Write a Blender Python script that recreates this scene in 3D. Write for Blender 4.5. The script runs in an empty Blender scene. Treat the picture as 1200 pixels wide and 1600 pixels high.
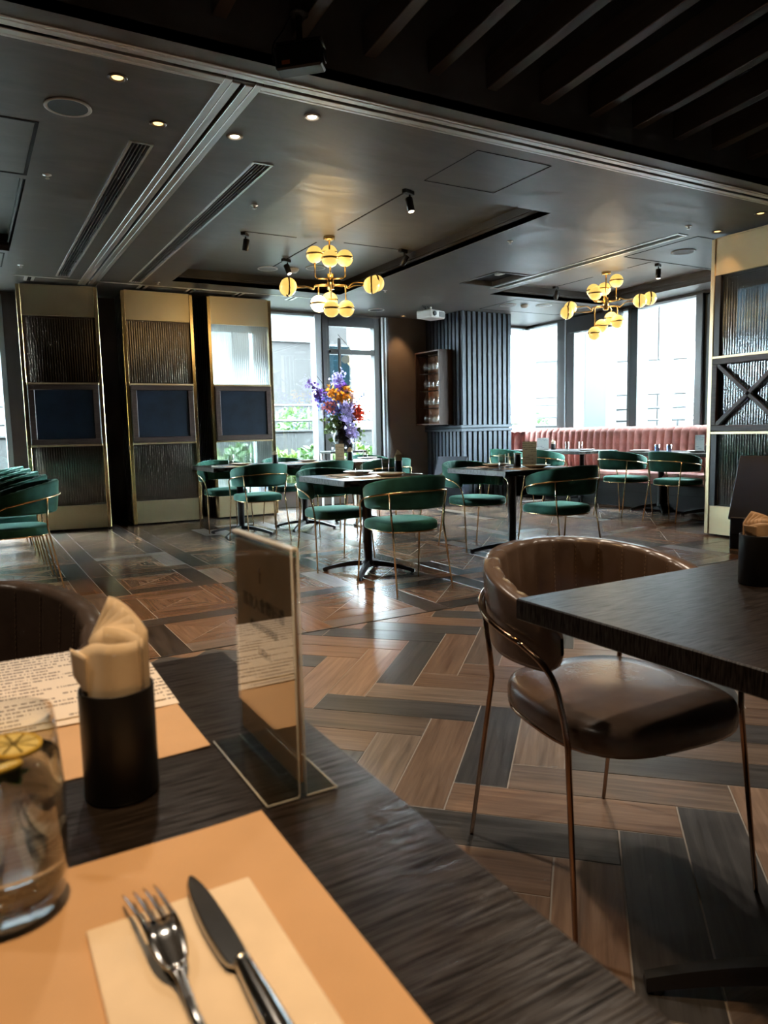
import bpy, math, random
from mathutils import Vector, Matrix

# ------------------------------------------------------------------ camera, sky, exposure
SC = bpy.context.scene
COL = SC.collection
CAM_H = 1.07
F_PX, YAW, PITCH, ROLL = 1131.6, math.radians(29.753), math.radians(-6.4165), math.radians(-1.269)
_fw = Vector((math.sin(YAW) * math.cos(PITCH), math.cos(YAW) * math.cos(PITCH), math.sin(PITCH)))
_rt = Vector((math.cos(YAW), -math.sin(YAW), 0))
_up = _rt.cross(_fw)
_r2 = _rt * math.cos(ROLL) + _up * math.sin(ROLL)
_u2 = _up * math.cos(ROLL) - _rt * math.sin(ROLL)
cam_d = bpy.data.cameras.new('camera')
cam_d.sensor_fit = 'VERTICAL'; cam_d.sensor_height = 36.0; cam_d.lens = F_PX / 1600 * 36.0
cam_d.clip_start = 0.02; cam_d.clip_end = 300
cam_d.dof.use_dof = True; cam_d.dof.focus_distance = 4.0; cam_d.dof.aperture_fstop = 7.5
cam = bpy.data.objects.new('camera', cam_d); COL.objects.link(cam)
m = Matrix.Identity(4)
for i in range(3):
    m[i][0] = _r2[i]; m[i][1] = _u2[i]; m[i][2] = -_fw[i]
m[2][3] = CAM_H
cam.matrix_world = m
SC.camera = cam

W = bpy.data.worlds.new('overcast_sky'); SC.world = W; W.use_nodes = True
bg = W.node_tree.nodes['Background']
bg.inputs[0].default_value = (0.80, 0.93, 1.0, 1); bg.inputs[1].default_value = 42.0
vs = SC.view_settings
vs.view_transform = 'Standard'; vs.look = 'None'; vs.gamma = 1.0; vs.exposure = 1.35
vs.use_curve_mapping = False
SC.cycles.use_denoising = True; SC.cycles.use_adaptive_sampling = True; SC.cycles.adaptive_threshold = .04
SC.cycles.max_bounces = 9; SC.cycles.diffuse_bounces = 4; SC.cycles.glossy_bounces = 4
SC.cycles.transmission_bounces = 8; SC.cycles.transparent_max_bounces = 28
SC.cycles.caustics_reflective = False; SC.cycles.caustics_refractive = False
SC.cycles.sample_clamp_indirect = 6.0
PI = math.pi
rnd = random.Random(7)

# ------------------------------------------------------------------ mesh helpers
class MB:
    def __init__(s): s.v = []; s.f = []; s.sm = []
    def add(s, vs, fs, smooth=False):
        b = len(s.v); s.v += [tuple(p) for p in vs]
        for f in fs: s.f.append([b + i for i in f]); s.sm.append(smooth)
        return s
    def box(s, x0, x1, y0, y1, z0, z1, ch=0.0):
        c = ((x0 + x1) / 2, (y0 + y1) / 2, (z0 + z1) / 2)
        return s.obox(c, (1, 0, 0), (0, 1, 0), (0, 0, 1), abs(x1 - x0) / 2, abs(y1 - y0) / 2, abs(z1 - z0) / 2, ch)
    def obox(s, c, ax, ay, az, hx, hy, hz, ch=0.0):
        c = Vector(c); ax = Vector(ax); ay = Vector(ay); az = Vector(az)
        P = lambda x, y, z: c + ax * x + ay * y + az * z
        if ch <= 0:
            vs = [P(a * hx, b * hy, d * hz) for d in (-1, 1) for b in (-1, 1) for a in (-1, 1)]
            return s.add(vs, [(0, 2, 3, 1), (4, 5, 7, 6), (0, 1, 5, 4), (2, 6, 7, 3), (0, 4, 6, 2), (1, 3, 7, 5)])
        ch = min(ch, hx * .9, hy * .9, hz * .9)
        vs = []; idx = {}
        for d in (-1, 1):
            for b in (-1, 1):
                for a in (-1, 1):
                    for k in range(3):
                        x = a * (hx - (0 if k == 0 else ch)); y = b * (hy - (0 if k == 1 else ch)); z = d * (hz - (0 if k == 2 else ch))
                        idx[(a, b, d, k)] = len(vs); vs.append(P(x, y, z))
        fs = []
        I = lambda a, b, d, k: idx[(a, b, d, k)]
        for a in (-1, 1):
            q = [I(a, -1, -1, 0), I(a, 1, -1, 0), I(a, 1, 1, 0), I(a, -1, 1, 0)]; fs.append(q if a > 0 else q[::-1])
        for b in (-1, 1):
            q = [I(-1, b, -1, 1), I(-1, b, 1, 1), I(1, b, 1, 1), I(1, b, -1, 1)]; fs.append(q if b > 0 else q[::-1])
        for d in (-1, 1):
            q = [I(-1, -1, d, 2), I(1, -1, d, 2), I(1, 1, d, 2), I(-1, 1, d, 2)]; fs.append(q if d > 0 else q[::-1])
        for a in (-1, 1):
            for b in (-1, 1):
                q = [I(a, b, -1, 0), I(a, b, -1, 1), I(a, b, 1, 1), I(a, b, 1, 0)]; fs.append(q if a * b > 0 else q[::-1])
            for d in (-1, 1):
                q = [I(a, -1, d, 0), I(a, 1, d, 0), I(a, 1, d, 2), I(a, -1, d, 2)]; fs.append(q if a * d > 0 else q[::-1])
        for b in (-1, 1):
            for d in (-1, 1):
                q = [I(-1, b, d, 1), I(-1, b, d, 2), I(1, b, d, 2), I(1, b, d, 1)]; fs.append(q if b * d > 0 else q[::-1])
        for a in (-1, 1):
            for b in (-1, 1):
                for d in (-1, 1):
                    q = [I(a, b, d, 0), I(a, b, d, 1), I(a, b, d, 2)]; fs.append(q if a * b * d > 0 else q[::-1])
        return s.add(vs, fs)
    def tube(s, pts, r, n=8, closed=False, caps=True):
        pts = [Vector(p) for p in pts]; N = len(pts)
        rr = r if isinstance(r, (list, tuple)) else [r] * N
        ring0 = len(s.v); nrm = None
        for i, p in enumerate(pts):
            if closed: t = pts[(i + 1) % N] - pts[i - 1]
            else: t = pts[min(i + 1, N - 1)] - pts[max(i - 1, 0)]
            t.normalize()
            if nrm is None:
                nrm = t.cross(Vector((0, 0, 1)))
                if nrm.length < 1e-3: nrm = t.cross(Vector((1, 0, 0)))
                nrm.normalize()
            else:
                nrm = nrm - t * nrm.dot(t); nrm.normalize()
            b = t.cross(nrm)
            for k in range(n):
                a = 2 * PI * k / n
                s.v.append(tuple(p + (nrm * math.cos(a) + b * math.sin(a)) * rr[i]))
        M = N if closed else N - 1
        for i in range(M):
            j = (i + 1) % N
            for k in range(n):
                k2 = (k + 1) % n
                s.f.append([ring0 + i * n + k, ring0 + i * n + k2, ring0 + j * n + k2, ring0 + j * n + k]); s.sm.append(True)
        if caps and not closed:
            s.f.append([ring0 + k for k in range(n)][::-1]); s.sm.append(False)
            s.f.append([ring0 + (N - 1) * n + k for k in range(n)]); s.sm.append(False)
        return s
    def lathe(s, prof, n=20, c=(0, 0, 0), smooth=True):
        b = len(s.v); c = Vector(c)
        for r, z in prof:
            for k in range(n):
                a = 2 * PI * k / n
                s.v.append((c.x + r * math.cos(a), c.y + r * math.sin(a), c.z + z))
        for i in range(len(prof) - 1):
            for k in range(n):
                k2 = (k + 1) % n
                s.f.append([b + i * n + k, b + i * n + k2, b + (i + 1) * n + k2, b + (i + 1) * n + k]); s.sm.append(smooth)
        return s
    def capped(s, prof, n=20, c=(0, 0, 0)):
        b = len(s.v); s.lathe(prof, n, c)
        s.f.append([b + k for k in range(n)][::-1]); s.sm.append(False)
        e = b + (len(prof) - 1) * n
        s.f.append([e + k for k in range(n)]); s.sm.append(False)
        return s
    def sphere(s, c, r, n=16, h=10, a0=-PI / 2, a1=PI / 2):
        prof = [(max(r * math.cos(a0 + (a1 - a0) * i / h), 1e-4), r * math.sin(a0 + (a1 - a0) * i / h)) for i in range(h + 1)]
        return s.lathe(prof, n, c)
    def prism(s, poly, z0, z1, ch=0.0):
        n = len(poly); b = len(s.v)
        cx = sum(p[0] for p in poly) / n; cy = sum(p[1] for p in poly) / n
        top = []
        for x, y in poly:
            d = math.hypot(x - cx, y - cy) or 1
            top.append((x - (x - cx) / d * ch * 1.4, y - (y - cy) / d * ch * 1.4))
        s.v += [(x, y, z0) for x, y in poly] + [(x, y, z1 - ch) for x, y in poly] + [(x, y, z1) for x, y in top]
        for i in range(n):
            j = (i + 1) % n
            s.f.append([b + i, b + j, b + n + j, b + n + i]); s.sm.append(False)
            s.f.append([b + n + i, b + n + j, b + 2 * n + j, b + 2 * n + i]); s.sm.append(False)
        s.f.append([b + 2 * n + i for i in range(n)]); s.sm.append(False)
        return s
    def grid(s, fn, nu, nv, smooth=True, closeu=False):
        b = len(s.v)
        for i in range(nu + (0 if closeu else 1)):
            for j in range(nv + 1):
                s.v.append(tuple(fn(i / nu, j / nv)))
        st = nv + 1
        for i in range(nu):
            i2 = (i + 1) % nu if closeu else i + 1
            for j in range(nv):
                s.f.append([b + i * st + j, b + i2 * st + j, b + i2 * st + j + 1, b + i * st + j + 1]); s.sm.append(smooth)
        return s
    def mesh(s, name, mat=None):
        me = bpy.data.meshes.new(name); me.from_pydata(s.v, [], s.f); me.update()
        me.polygons.foreach_set('use_smooth', s.sm)
        if mat: me.materials.append(mat)
        return me
    def build(s, name, mat, parent=None):
        return link(name, s.mesh(name, mat), parent)

def link(name, data, parent=None, loc=None, rz=None):
    o = bpy.data.objects.new(name, data); COL.objects.link(o)
    if parent: o.parent = parent
    if loc is not None: o.location = loc
    if rz is not None: o.rotation_euler = (0, 0, rz)
    return o
def tag(o, label, cat, group=None):
    o['label'] = label; o['category'] = cat
    if group: o['group'] = group
    return o
def thing(name, label, cat, loc=(0, 0, 0), rz=0.0, group=None):
    o = link(name, None, None, loc, rz); o.empty_display_size = .1
    return tag(o, label, cat, group)
KIDS = {}
def kids(o): return [c for c in COL.objects if c.parent == o]
def dup(root, loc, rz=0.0, label=None, group=None, cat=None, sub=None):
    r = root.copy(); COL.objects.link(r); r.location = loc; r.rotation_euler = (0, 0, rz)
    if label: r['label'] = label
    if group: r['group'] = group
    for ch in kids(root):
        c = ch.copy(); COL.objects.link(c); c.parent = r
        for g in kids(ch):
            d = g.copy(); COL.objects.link(d); d.parent = c
    return r
def struct(o): o['kind'] = 'structure'; return o
def smooth_path(pts, k=6, closed=False):
    P = [Vector(p) for p in pts]; out = []; n = len(P)
    for i in range(n if closed else n - 1):
        p0 = P[(i - 1) % n] if closed or i > 0 else P[i] * 2 - P[i + 1]
        p1 = P[i]; p2 = P[(i + 1) % n]
        p3 = P[(i + 2) % n] if closed or i + 2 < n else p2 * 2 - p1
        for j in range(k):
            t = j / k
            out.append(0.5 * ((2 * p1) + (-p0 + p2) * t + (2 * p0 - 5 * p1 + 4 * p2 - p3) * t * t + (-p0 + 3 * p1 - 3 * p2 + p3) * t ** 3))
    if not closed: out.append(P[-1])
    return out
def proj(p):
    d = Vector(p) - Vector((0, 0, CAM_H)); w = d.dot(_fw)
    if w < .05: return None
    return 600 + F_PX * d.dot(_r2) / w, 800 - F_PX * d.dot(_u2) / w, w

# ------------------------------------------------------------------ materials
def newmat(name):
    mt = bpy.data.materials.new(name); mt.use_nodes = True
    nt = mt.node_tree; return mt, nt, nt.nodes['Principled BSDF']
def N(nt, typ, **kw):
    n = nt.nodes.new(typ)
    for k, v in kw.items():
        if k in n.inputs: n.inputs[k].default_value = v
        else: setattr(n, k, v)
    return n
def ramp(nt, fac, stops):
    r = nt.nodes.new('ShaderNodeValToRGB'); e = r.color_ramp.elements
    while len(e) < len(stops): e.new(.5)
    for i, (p, c) in enumerate(stops):
        e[i].position = p; e[i].color = (c[0], c[1], c[2], 1)
    nt.links.new(fac, r.inputs[0]); return r.outputs[0]
def simple(name, col, rough=.5, metal=0.0, spec=.5, sheen=0.0, coat=0.0, noise=None, bump=None, emit=None, sheen_col=None, aniso=None):
    """noise=(scale, amount) colour variation, bump=(scale, strength)"""
    mt, nt, b = newmat(name)
    b.inputs['Base Color'].default_value = (*col, 1); b.inputs['Roughness'].default_value = rough
    b.inputs['Metallic'].default_value = metal; b.inputs['Specular IOR Level'].default_value = spec
    if sheen:
        b.inputs['Sheen Weight'].default_value = sheen; b.inputs['Sheen Roughness'].default_value = .35
        if sheen_col: b.inputs['Sheen Tint'].default_value = (*sheen_col, 1)
    if coat: b.inputs['Coat Weight'].default_value = coat; b.inputs['Coat Roughness'].default_value = .05
    if emit:
        b.inputs['Emission Color'].default_value = (*emit[0], 1); b.inputs['Emission Strength'].default_value = emit[1]
    tc = None
    if noise or bump:
        tc = N(nt, 'ShaderNodeTexCoord')
    if noise:
        t = N(nt, 'ShaderNodeTexNoise', Scale=noise[0], Detail=4.0)
        nt.links.new(tc.outputs['Object'], t.inputs['Vector'])
        a = noise[1]
        c = ramp(nt, t.outputs['Fac'], [(.3, [x * (1 - a) for x in col]), (.7, [min(x * (1 + a), 1) for x in col])])
        nt.links.new(c, b.inputs['Base Color'])
    if bump:
        t = N(nt, 'ShaderNodeTexNoise', Scale=bump[0], Detail=3.0)
        nt.links.new(tc.outputs['Object'], t.inputs['Vector'])
        bp = N(nt, 'ShaderNodeBump', Strength=bump[1], Distance=.002)
        nt.links.new(t.outputs['Fac'], bp.inputs['Height']); nt.links.new(bp.outputs[0], b.inputs['Normal'])
    return mt
def wood(name, c0, c1, rough=.4, scale=(2.5, 42, 8), bump=.25, per_object=True, spec=.5, dist=.0015, stops=(.3, .7), var=(.72, 1.28)):
    """streaky grain along the object's local x"""
    mt, nt, b = newmat(name)
    tc = N(nt, 'ShaderNodeTexCoord'); mp = N(nt, 'ShaderNodeMapping')
    mp.inputs['Scale'].default_value = scale
    vec = tc.outputs['Object']
    if per_object:
        oi = N(nt, 'ShaderNodeObjectInfo'); mu = N(nt, 'ShaderNodeMath', operation='MULTIPLY'); mu.inputs[1].default_value = 37.0
        nt.links.new(oi.outputs['Random'], mu.inputs[0])
        ad = N(nt, 'ShaderNodeVectorMath', operation='ADD')
        nt.links.new(vec, ad.inputs[0]); nt.links.new(mu.outputs[0], ad.inputs[1]); vec = ad.outputs[0]
    nt.links.new(vec, mp.inputs['Vector'])
    t = N(nt, 'ShaderNodeTexNoise', Scale=1.0, Detail=6.0, Roughness=.6, Distortion=.6)
    nt.links.new(mp.outputs[0], t.inputs['Vector'])
    c = ramp(nt, t.outputs['Fac'], [(stops[0], c0), (stops[1], c1)])
    if per_object:
        hv = N(nt, 'ShaderNodeHueSaturation'); mr = N(nt, 'ShaderNodeMapRange')
        mr.inputs['To Min'].default_value = var[0]; mr.inputs['To Max'].default_value = var[1]
        nt.links.new(oi.outputs['Random'], mr.inputs['Value']); nt.links.new(mr.outputs[0], hv.inputs['Value'])
        nt.links.new(c, hv.inputs['Color']); c = hv.outputs[0]
    nt.links.new(c, b.inputs['Base Color'])
    b.inputs['Roughness'].default_value = rough; b.inputs['Specular IOR Level'].default_value = spec
    bp = N(nt, 'ShaderNodeBump', Strength=bump, Distance=dist)
    nt.links.new(t.outputs['Fac'], bp.inputs['Height']); nt.links.new(bp.outputs[0], b.inputs['Normal'])
    return mt
def pane_mat(name, tint=(1, 1, 1), gloss=.08, rough=.02, translucent=0.0, tcol=(1, 1, 1), gcol=(1, 1, 1)):
    mt = bpy.data.materials.new(name); mt.use_nodes = True; nt = mt.node_tree
    nt.nodes.remove(nt.nodes['Principled BSDF']); out = nt.nodes['Material Output']
    tr = N(nt, 'ShaderNodeBsdfTransparent'); tr.inputs[0].default_value = (*tint, 1)
    gl = N(nt, 'ShaderNodeBsdfGlossy'); gl.inputs['Roughness'].default_value = rough; gl.inputs['Color'].default_value = (*gcol, 1)
    lw = N(nt, 'ShaderNodeLayerWeight'); lw.inputs['Blend'].default_value = .5
    pw = N(nt, 'ShaderNodeMath', operation='POWER'); pw.inputs[1].default_value = 4.5; nt.links.new(lw.outputs['Facing'], pw.inputs[0])
    ad = N(nt, 'ShaderNodeMath', operation='MULTIPLY_ADD'); ad.inputs[1].default_value = 1 - gloss; ad.inputs[2].default_value = gloss; ad.use_clamp = True
    nt.links.new(pw.outputs[0], ad.inputs[0])
    base = tr.outputs[0]
    if translucent:
        tl = N(nt, 'ShaderNodeBsdfTranslucent'); tl.inputs[0].default_value = (*tcol, 1)
        mx = N(nt, 'ShaderNodeMixShader'); mx.inputs[0].default_value = translucent
        nt.links.new(base, mx.inputs[1]); nt.links.new(tl.outputs[0], mx.inputs[2]); base = mx.outputs[0]
    m2 = N(nt, 'ShaderNodeMixShader')
    nt.links.new(ad.outputs[0], m2.inputs[0]); nt.links.new(base, m2.inputs[1]); nt.links.new(gl.outputs[0], m2.inputs[2])
    nt.links.new(m2.outputs[0], out.inputs[0])
    return mt

M = {}
M['plank_brown'] = wood('floor_plank_brown', (.14, .085, .058), (.30, .20, .14), .32, bump=.35)
M['plank_taupe'] = wood('floor_plank_taupe', (.10, .074, .058), (.24, .18, .14), .33, bump=.35)
M['plank_dark'] = wood('floor_plank_charcoal', (.036, .035, .035), (.10, .095, .093), .33, bump=.35)
M['tile_tan'] = wood('floor_tile_tan', (.15, .085, .05), (.28, .17, .11), .24, bump=.3)
M['tile_inner'] = wood('floor_tile_inner', (.13, .08, .052), (.26, .165, .11), .26, bump=.3, var=(.90, 1.10))
M['tile_dark'] = wood('floor_tile_dark', (.035, .028, .025), (.095, .074, .062), .25, bump=.3)
M['grout'] = simple('floor_grout', (.34, .30, .26), .8)
M['strip'] = simple('threshold_strip', (.03, .025, .02), .45)
def ceiling_mat():
    mt, nt, b = newmat('ceiling_plaster')
    tc = N(nt, 'ShaderNodeTexCoord'); mp = N(nt, 'ShaderNodeMapping'); mp.inputs['Scale'].default_value = (1.2, 3.0, 1)
    nt.links.new(tc.outputs['Object'], mp.inputs['Vector'])
    t = N(nt, 'ShaderNodeTexNoise', Scale=1.3, Detail=6.0, Roughness=.6, Distortion=1.2); nt.links.new(mp.outputs[0], t.inputs['Vector'])
    c = ramp(nt, t.outputs['Fac'], [(.3, (.115, .109, .102)), (.7, (.215, .206, .195))]); nt.links.new(c, b.inputs['Base Color'])
    r = ramp(nt, t.outputs['Fac'], [(.3, (.36,) * 3), (.7, (.52,) * 3)]); nt.links.new(r, b.inputs['Roughness'])
    return mt
M['ceiling'] = ceiling_mat()
M['ceil_dark'] = simple('ceiling_black', (.012, .011, .011), .7)
M['beam'] = simple('beam_charcoal', (.11, .112, .118), .6, noise=(4, .2))
M['slat'] = wood('slat_walnut', (.038, .030, .028), (.070, .057, .053), .42, scale=(.8, 30, 30), bump=.05, spec=.9)
M['recess'] = simple('recess_bronze', (.035, .030, .027), .45, noise=(6, .2))
M['track'] = simple('track_aluminium', (.95, .95, .93), .34, metal=.6, noise=(3, .03))
M['black'] = simple('black_metal', (.010, .010, .011), .38)
M['black_matte'] = simple('black_matte', (.008, .008, .009), .75)
M['slot'] = simple('slot_black', (.004, .004, .004), .9)
M['white'] = simple('white_plastic', (.68, .68, .66), .4)
M['wall_brown'] = simple('wall_brown', (.115, .088, .074), .55, noise=(2.5, .15))
M['wall_dark'] = simple('wall_dark', (.035, .030, .028), .6, noise=(2, .2))
M['alu'] = simple('window_aluminium', (.42, .46, .49), .35, metal=.5)
M['alu_dark'] = simple('window_frame_dark', (.055, .055, .056), .4, metal=.2)
M['clad_sky_blue'] = simple('cladding_and_sky_reflection_blue', (.0042, .0098, .0128), .5)
M['glass'] = pane_mat('window_glass', (.93, .97, .97), .08)
M['fluted_dark'] = pane_mat('fluted_glass_bronze', (.30, .25, .21), .20, .22, .25, (.30, .24, .20), (.80, .66, .56))
M['fluted_light'] = pane_mat('fluted_glass_clear', (.93, .97, .96), .07, .10, .45, (.93, .97, .96))
M['fluted_grey'] = pane_mat('fluted_glass_grey', (.42, .50, .54), .22, .12, .35, (.36, .45, .5))
def brass(name, col, rough):
    mt, nt, b = newmat(name)
    b.inputs['Base Color'].default_value = (*col, 1); b.inputs['Metallic'].default_value = 1
    tc = N(nt, 'ShaderNodeTexCoord'); mp = N(nt, 'ShaderNodeMapping'); mp.inputs['Scale'].default_value = (3, 3, 260)
    nt.links.new(tc.outputs['Object'], mp.inputs['Vector'])
    t = N(nt, 'ShaderNodeTexNoise', Scale=1.0, Detail=3.0); nt.links.new(mp.outputs[0], t.inputs['Vector'])
    r = ramp(nt, t.outputs['Fac'], [(.3, (rough * .95,) * 3), (.7, (rough * 1.06,) * 3)]); nt.links.new(r, b.inputs['Roughness'])
    return mt
M['brass'] = brass('brushed_brass', (.62, .51, .32), .40)
M['brass_pol'] = simple('polished_brass', (.62, .45, .22), .24, metal=1.0)
M['gold_leg'] = simple('gold_leg', (.76, .56, .30), .18, metal=1.0)
M['copper_leg'] = simple('dark_copper_leg', (.34, .20, .12), .18, metal=1.0)
M['frame_wood'] = wood('board_frame_wood', (.030, .017, .013), (.065, .038, .030), .45, scale=(3, 40, 40), per_object=False)
M['board'] = simple('navy_board', (.005, .011, .022), .6, spec=.2, noise=(5, .35))
M['slat_blue'] = simple('blue_grey_slat', (.046, .058, .073), .6, spec=.25, noise=(5, .12))
M['slat_back'] = simple('slat_backing', (.018, .021, .026), .7)
def velvet(name, col, tint, sh=1.0):
    mt, nt, b = newmat(name)
    tc = N(nt, 'ShaderNodeTexCoord'); t = N(nt, 'ShaderNodeTexNoise', Scale=7.0, Detail=3.0); nt.links.new(tc.outputs['Object'], t.inputs['Vector'])
    c = ramp(nt, t.outputs['Fac'], [(.35, [x * .75 for x in col]), (.65, [x * 1.3 for x in col])]); nt.links.new(c, b.inputs['Base Color'])
    b.inputs['Roughness'].default_value = .75; b.inputs['Specular IOR Level'].default_value = .25
    b.inputs['Sheen Weight'].default_value = sh; b.inputs['Sheen Roughness'].default_value = .3; b.inputs['Sheen Tint'].default_value = (*tint, 1)
    return mt
M['velvet'] = velvet('green_velvet', (.024, .112, .083), (.45, .85, .7), .8)
M['velvet_pink'] = velvet('dusty_pink_velvet', (.37, .17, .15), (.9, .6, .55), .4)
M['leather'] = simple('tan_leather', (.122, .078, .053), .27, noise=(9, .22), bump=(120, .12))
M['leather_dark'] = simple('brown_leather', (.105, .052, .028), .40, noise=(9, .2), bump=(120, .12))
M['thread'] = simple('stitching', (.36, .24, .14), .8)
def table_wood():
    mt, nt, b = newmat('table_black_oak')
    tc = N(nt, 'ShaderNodeTexCoord'); mp = N(nt, 'ShaderNodeMapping'); mp.inputs['Scale'].default_value = (16, 560, 30)
    nt.links.new(tc.outputs['Object'], mp.inputs['Vector'])
    t = N(nt, 'ShaderNodeTexNoise', Scale=1.0, Detail=2.0, Roughness=.5, Distortion=.3); nt.links.new(mp.outputs[0], t.inputs['Vector'])
    c = ramp(nt, t.outputs['Fac'], [(.36, (.004, .003, .0027)), (.68, (.029, .0222, .0183))]); nt.links.new(c, b.inputs['Base Color'])
    sp = ramp(nt, t.outputs['Fac'], [(.38, (.08,) * 3), (.62, (.65,) * 3)]); nt.links.new(sp, b.inputs['Specular IOR Level'])
    b.inputs['Roughness'].default_value = .30
    bp = N(nt, 'ShaderNodeBump', Strength=.5, Distance=.0008)
    nt.links.new(t.outputs['Fac'], bp.inputs['Height']); nt.links.new(bp.outputs[0], b.inputs['Normal'])
    return mt
M['table_wood'] = table_wood()
M['kraft'] = simple('kraft_paper', (.62, .41, .235), .75, noise=(14, .05))
M['napkin_paper'] = simple('cream_napkin', (.86, .76, .61), .85, noise=(30, .05))
M['napkin_warm'] = simple('brown_napkin', (.58, .42, .28), .85, noise=(22, .15))
M['steel'] = simple('cutlery_steel', (.62, .60, .57), .14, metal=1.0)
M['plate'] = simple('beige_plate', (.58, .48, .36), .35)
M['plate_white'] = simple('white_plate', (.76, .74, .70), .3)
M['cup'] = simple('black_cup', (.006, .006, .007), .42)
M['thin_glass'] = pane_mat('thin_glass', (.95, .965, .965), .07, .02)
M['blue_glass'] = pane_mat('blue_tint_glass', (.62, .72, .88), .15, .02)
def realglass(name, ior, rough=0.0, col=(1, 1, 1)):
    mt, nt, b = newmat(name)
    b.inputs['Base Color'].default_value = (*col, 1); b.inputs['Transmission Weight'].default_value = 1
    b.inputs['Roughness'].default_value = rough; b.inputs['IOR'].default_value = ior
    return mt
M['tumbler'] = realglass('tumbler_glass', 1.45)
M['water'] = realglass('water', 1.33)
M['lemon_rind'] = simple('lemon_rind', (.72, .50, .06), .45)
M['lemon'] = simple('lemon_flesh', (.80, .66, .22), .4, noise=(60, .2))
M['mint'] = simple('mint_leaf', (.05, .16, .03), .5)
M['acrylic'] = pane_mat('acrylic', (.90, .92, .91), .10, .02)
M['acrylic_edge'] = simple('acrylic_edge', (.55, .58, .58), .2)
def printed(name, base, ink, rows, cols, cover=.5, coat=0.0, thin=0.0):
    """rows of small illegible print along local x (object coords in metres)"""
    mt, nt, b = newmat(name)
    tc = N(nt, 'ShaderNodeTexCoord'); sx = N(nt, 'ShaderNodeSeparateXYZ'); nt.links.new(tc.outputs['Object'], sx.inputs[0])
    def mth(op, a, bv=None, c=None):
        n = N(nt, 'ShaderNodeMath', operation=op)
        for i, v in enumerate((a, bv, c)):
            if v is None: continue
            if isinstance(v, (int, float)): n.inputs[i].default_value = v
            else: nt.links.new(v, n.inputs[i])
        return n.outputs[0]
    y = mth('MULTIPLY', sx.outputs['Y'], rows)
    fr = mth('FRACT', y); inrow = mth('LESS_THAN', fr, .42)
    fl = mth('FLOOR', y)
    cb = N(nt, 'ShaderNodeCombineXYZ')
    nt.links.new(mth('MULTIPLY', sx.outputs['X'], cols), cb.inputs[0]); nt.links.new(mth('MULTIPLY', fl, 7.3), cb.inputs[1])
    t = N(nt, 'ShaderNodeTexNoise', Scale=1.0, Detail=2.0); nt.links.new(cb.outputs[0], t.inputs['Vector'])
    cb2 = N(nt, 'ShaderNodeCombineXYZ')
    nt.links.new(mth('MULTIPLY', sx.outputs['X'], 9.0), cb2.inputs[0]); nt.links.new(mth('MULTIPLY', fl, 3.1), cb2.inputs[1])
    t2 = N(nt, 'ShaderNodeTexNoise', Scale=1.0, Detail=0.0); nt.links.new(cb2.outputs[0], t2.inputs['Vector'])
    on = mth('MULTIPLY', inrow, mth('GREATER_THAN', t.outputs['Fac'], .47))
    on = mth('MULTIPLY', on, mth('GREATER_THAN', t2.outputs['Fac'], 1 - cover))
    mx = N(nt, 'ShaderNodeMix', data_type='RGBA')
    mx.inputs[6].default_value = (*base, 1); mx.inputs[7].default_value = (*ink, 1)
    nt.links.new(on, mx.inputs[0]); nt.links.new(mx.outputs[2], b.inputs['Base Color'])
    b.inputs['Roughness'].default_value = .6
    if thin:
        tr = N(nt, 'ShaderNodeBsdfTranslucent'); nt.links.new(mx.outputs[2], tr.inputs[0])
        ms = N(nt, 'ShaderNodeMixShader'); ms.inputs[0].default_value = thin
        nt.links.new(b.outputs[0], ms.inputs[1]); nt.links.new(tr.outputs[0], ms.inputs[2]); nt.links.new(ms.outputs[0], nt.nodes['Material Output'].inputs[0])
    return mt
M['menu_print'] = printed('menu_print', (.85, .78, .69), (.25, .21, .18), 72, 420, .58)
M['card_print'] = printed('card_print', (.84, .75, .60), (.45, .34, .25), 60, 260, .5, thin=.6)
M['card_white'] = printed('card_print_white', (.70, .72, .72), (.35, .40, .46), 50, 200, .45, thin=.4)
M['poster'] = simple('poster_tan', (.62, .44, .28), .45)
M['ink'] = simple('poster_ink', (.035, .022, .014), .5)
M['ink_soft'] = simple('poster_ink_soft', (.16, .10, .065), .5)
M['globe'] = simple('opal_globe', (.70, .55, .26), .25, emit=((1.0, .60, .14), .42))
M['globe_hot'] = simple('opal_globe_bright', (.9, .85, .7), .25, emit=((1.0, .86, .55), 2.4))
M['lamp_warm'] = simple('lamp_lens_warm', (.9, .8, .6), .3, emit=((1.0, .58, .20), 1.3))
M['lamp_white'] = simple('lamp_lens_white', (.9, .85, .75), .3, emit=((1.0, .84, .62), 3.0))
M['screen'] = simple('speaker_grille', (.30, .31, .31), .6, bump=(400, .5))
M['screen_dark'] = simple('speaker_grille_dark', (.045, .046, .046), .6, bump=(400, .5))
M['cab_wood'] = wood('cabinet_wood', (.030, .016, .012), (.060, .033, .025), .55, scale=(30, 30, 2.5), per_object=False, spec=.2)
M['cab_back'] = wood('cabinet_back', (.10, .045, .02), (.22, .10, .04), .5, scale=(3, 30, 30), per_object=False)
M['banq_base'] = simple('banquette_plinth', (.016, .015, .016), .6, spec=.3)
M['navy_box'] = simple('navy_laminate', (.028, .036, .055), .45)
M['vase'] = simple('black_ceramic', (.010, .010, .012), .22)
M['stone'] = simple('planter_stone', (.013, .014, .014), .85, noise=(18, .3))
M['paving'] = simple('terrace_paving', (.06, .06, .058), .8, noise=(6, .1))
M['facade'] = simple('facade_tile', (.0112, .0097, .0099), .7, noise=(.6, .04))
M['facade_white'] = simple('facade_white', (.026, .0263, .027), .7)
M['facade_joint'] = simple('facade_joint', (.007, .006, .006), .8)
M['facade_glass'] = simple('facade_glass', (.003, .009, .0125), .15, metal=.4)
M['rail'] = simple('rail_metal', (.05, .053, .055), .4, metal=.3)
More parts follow.
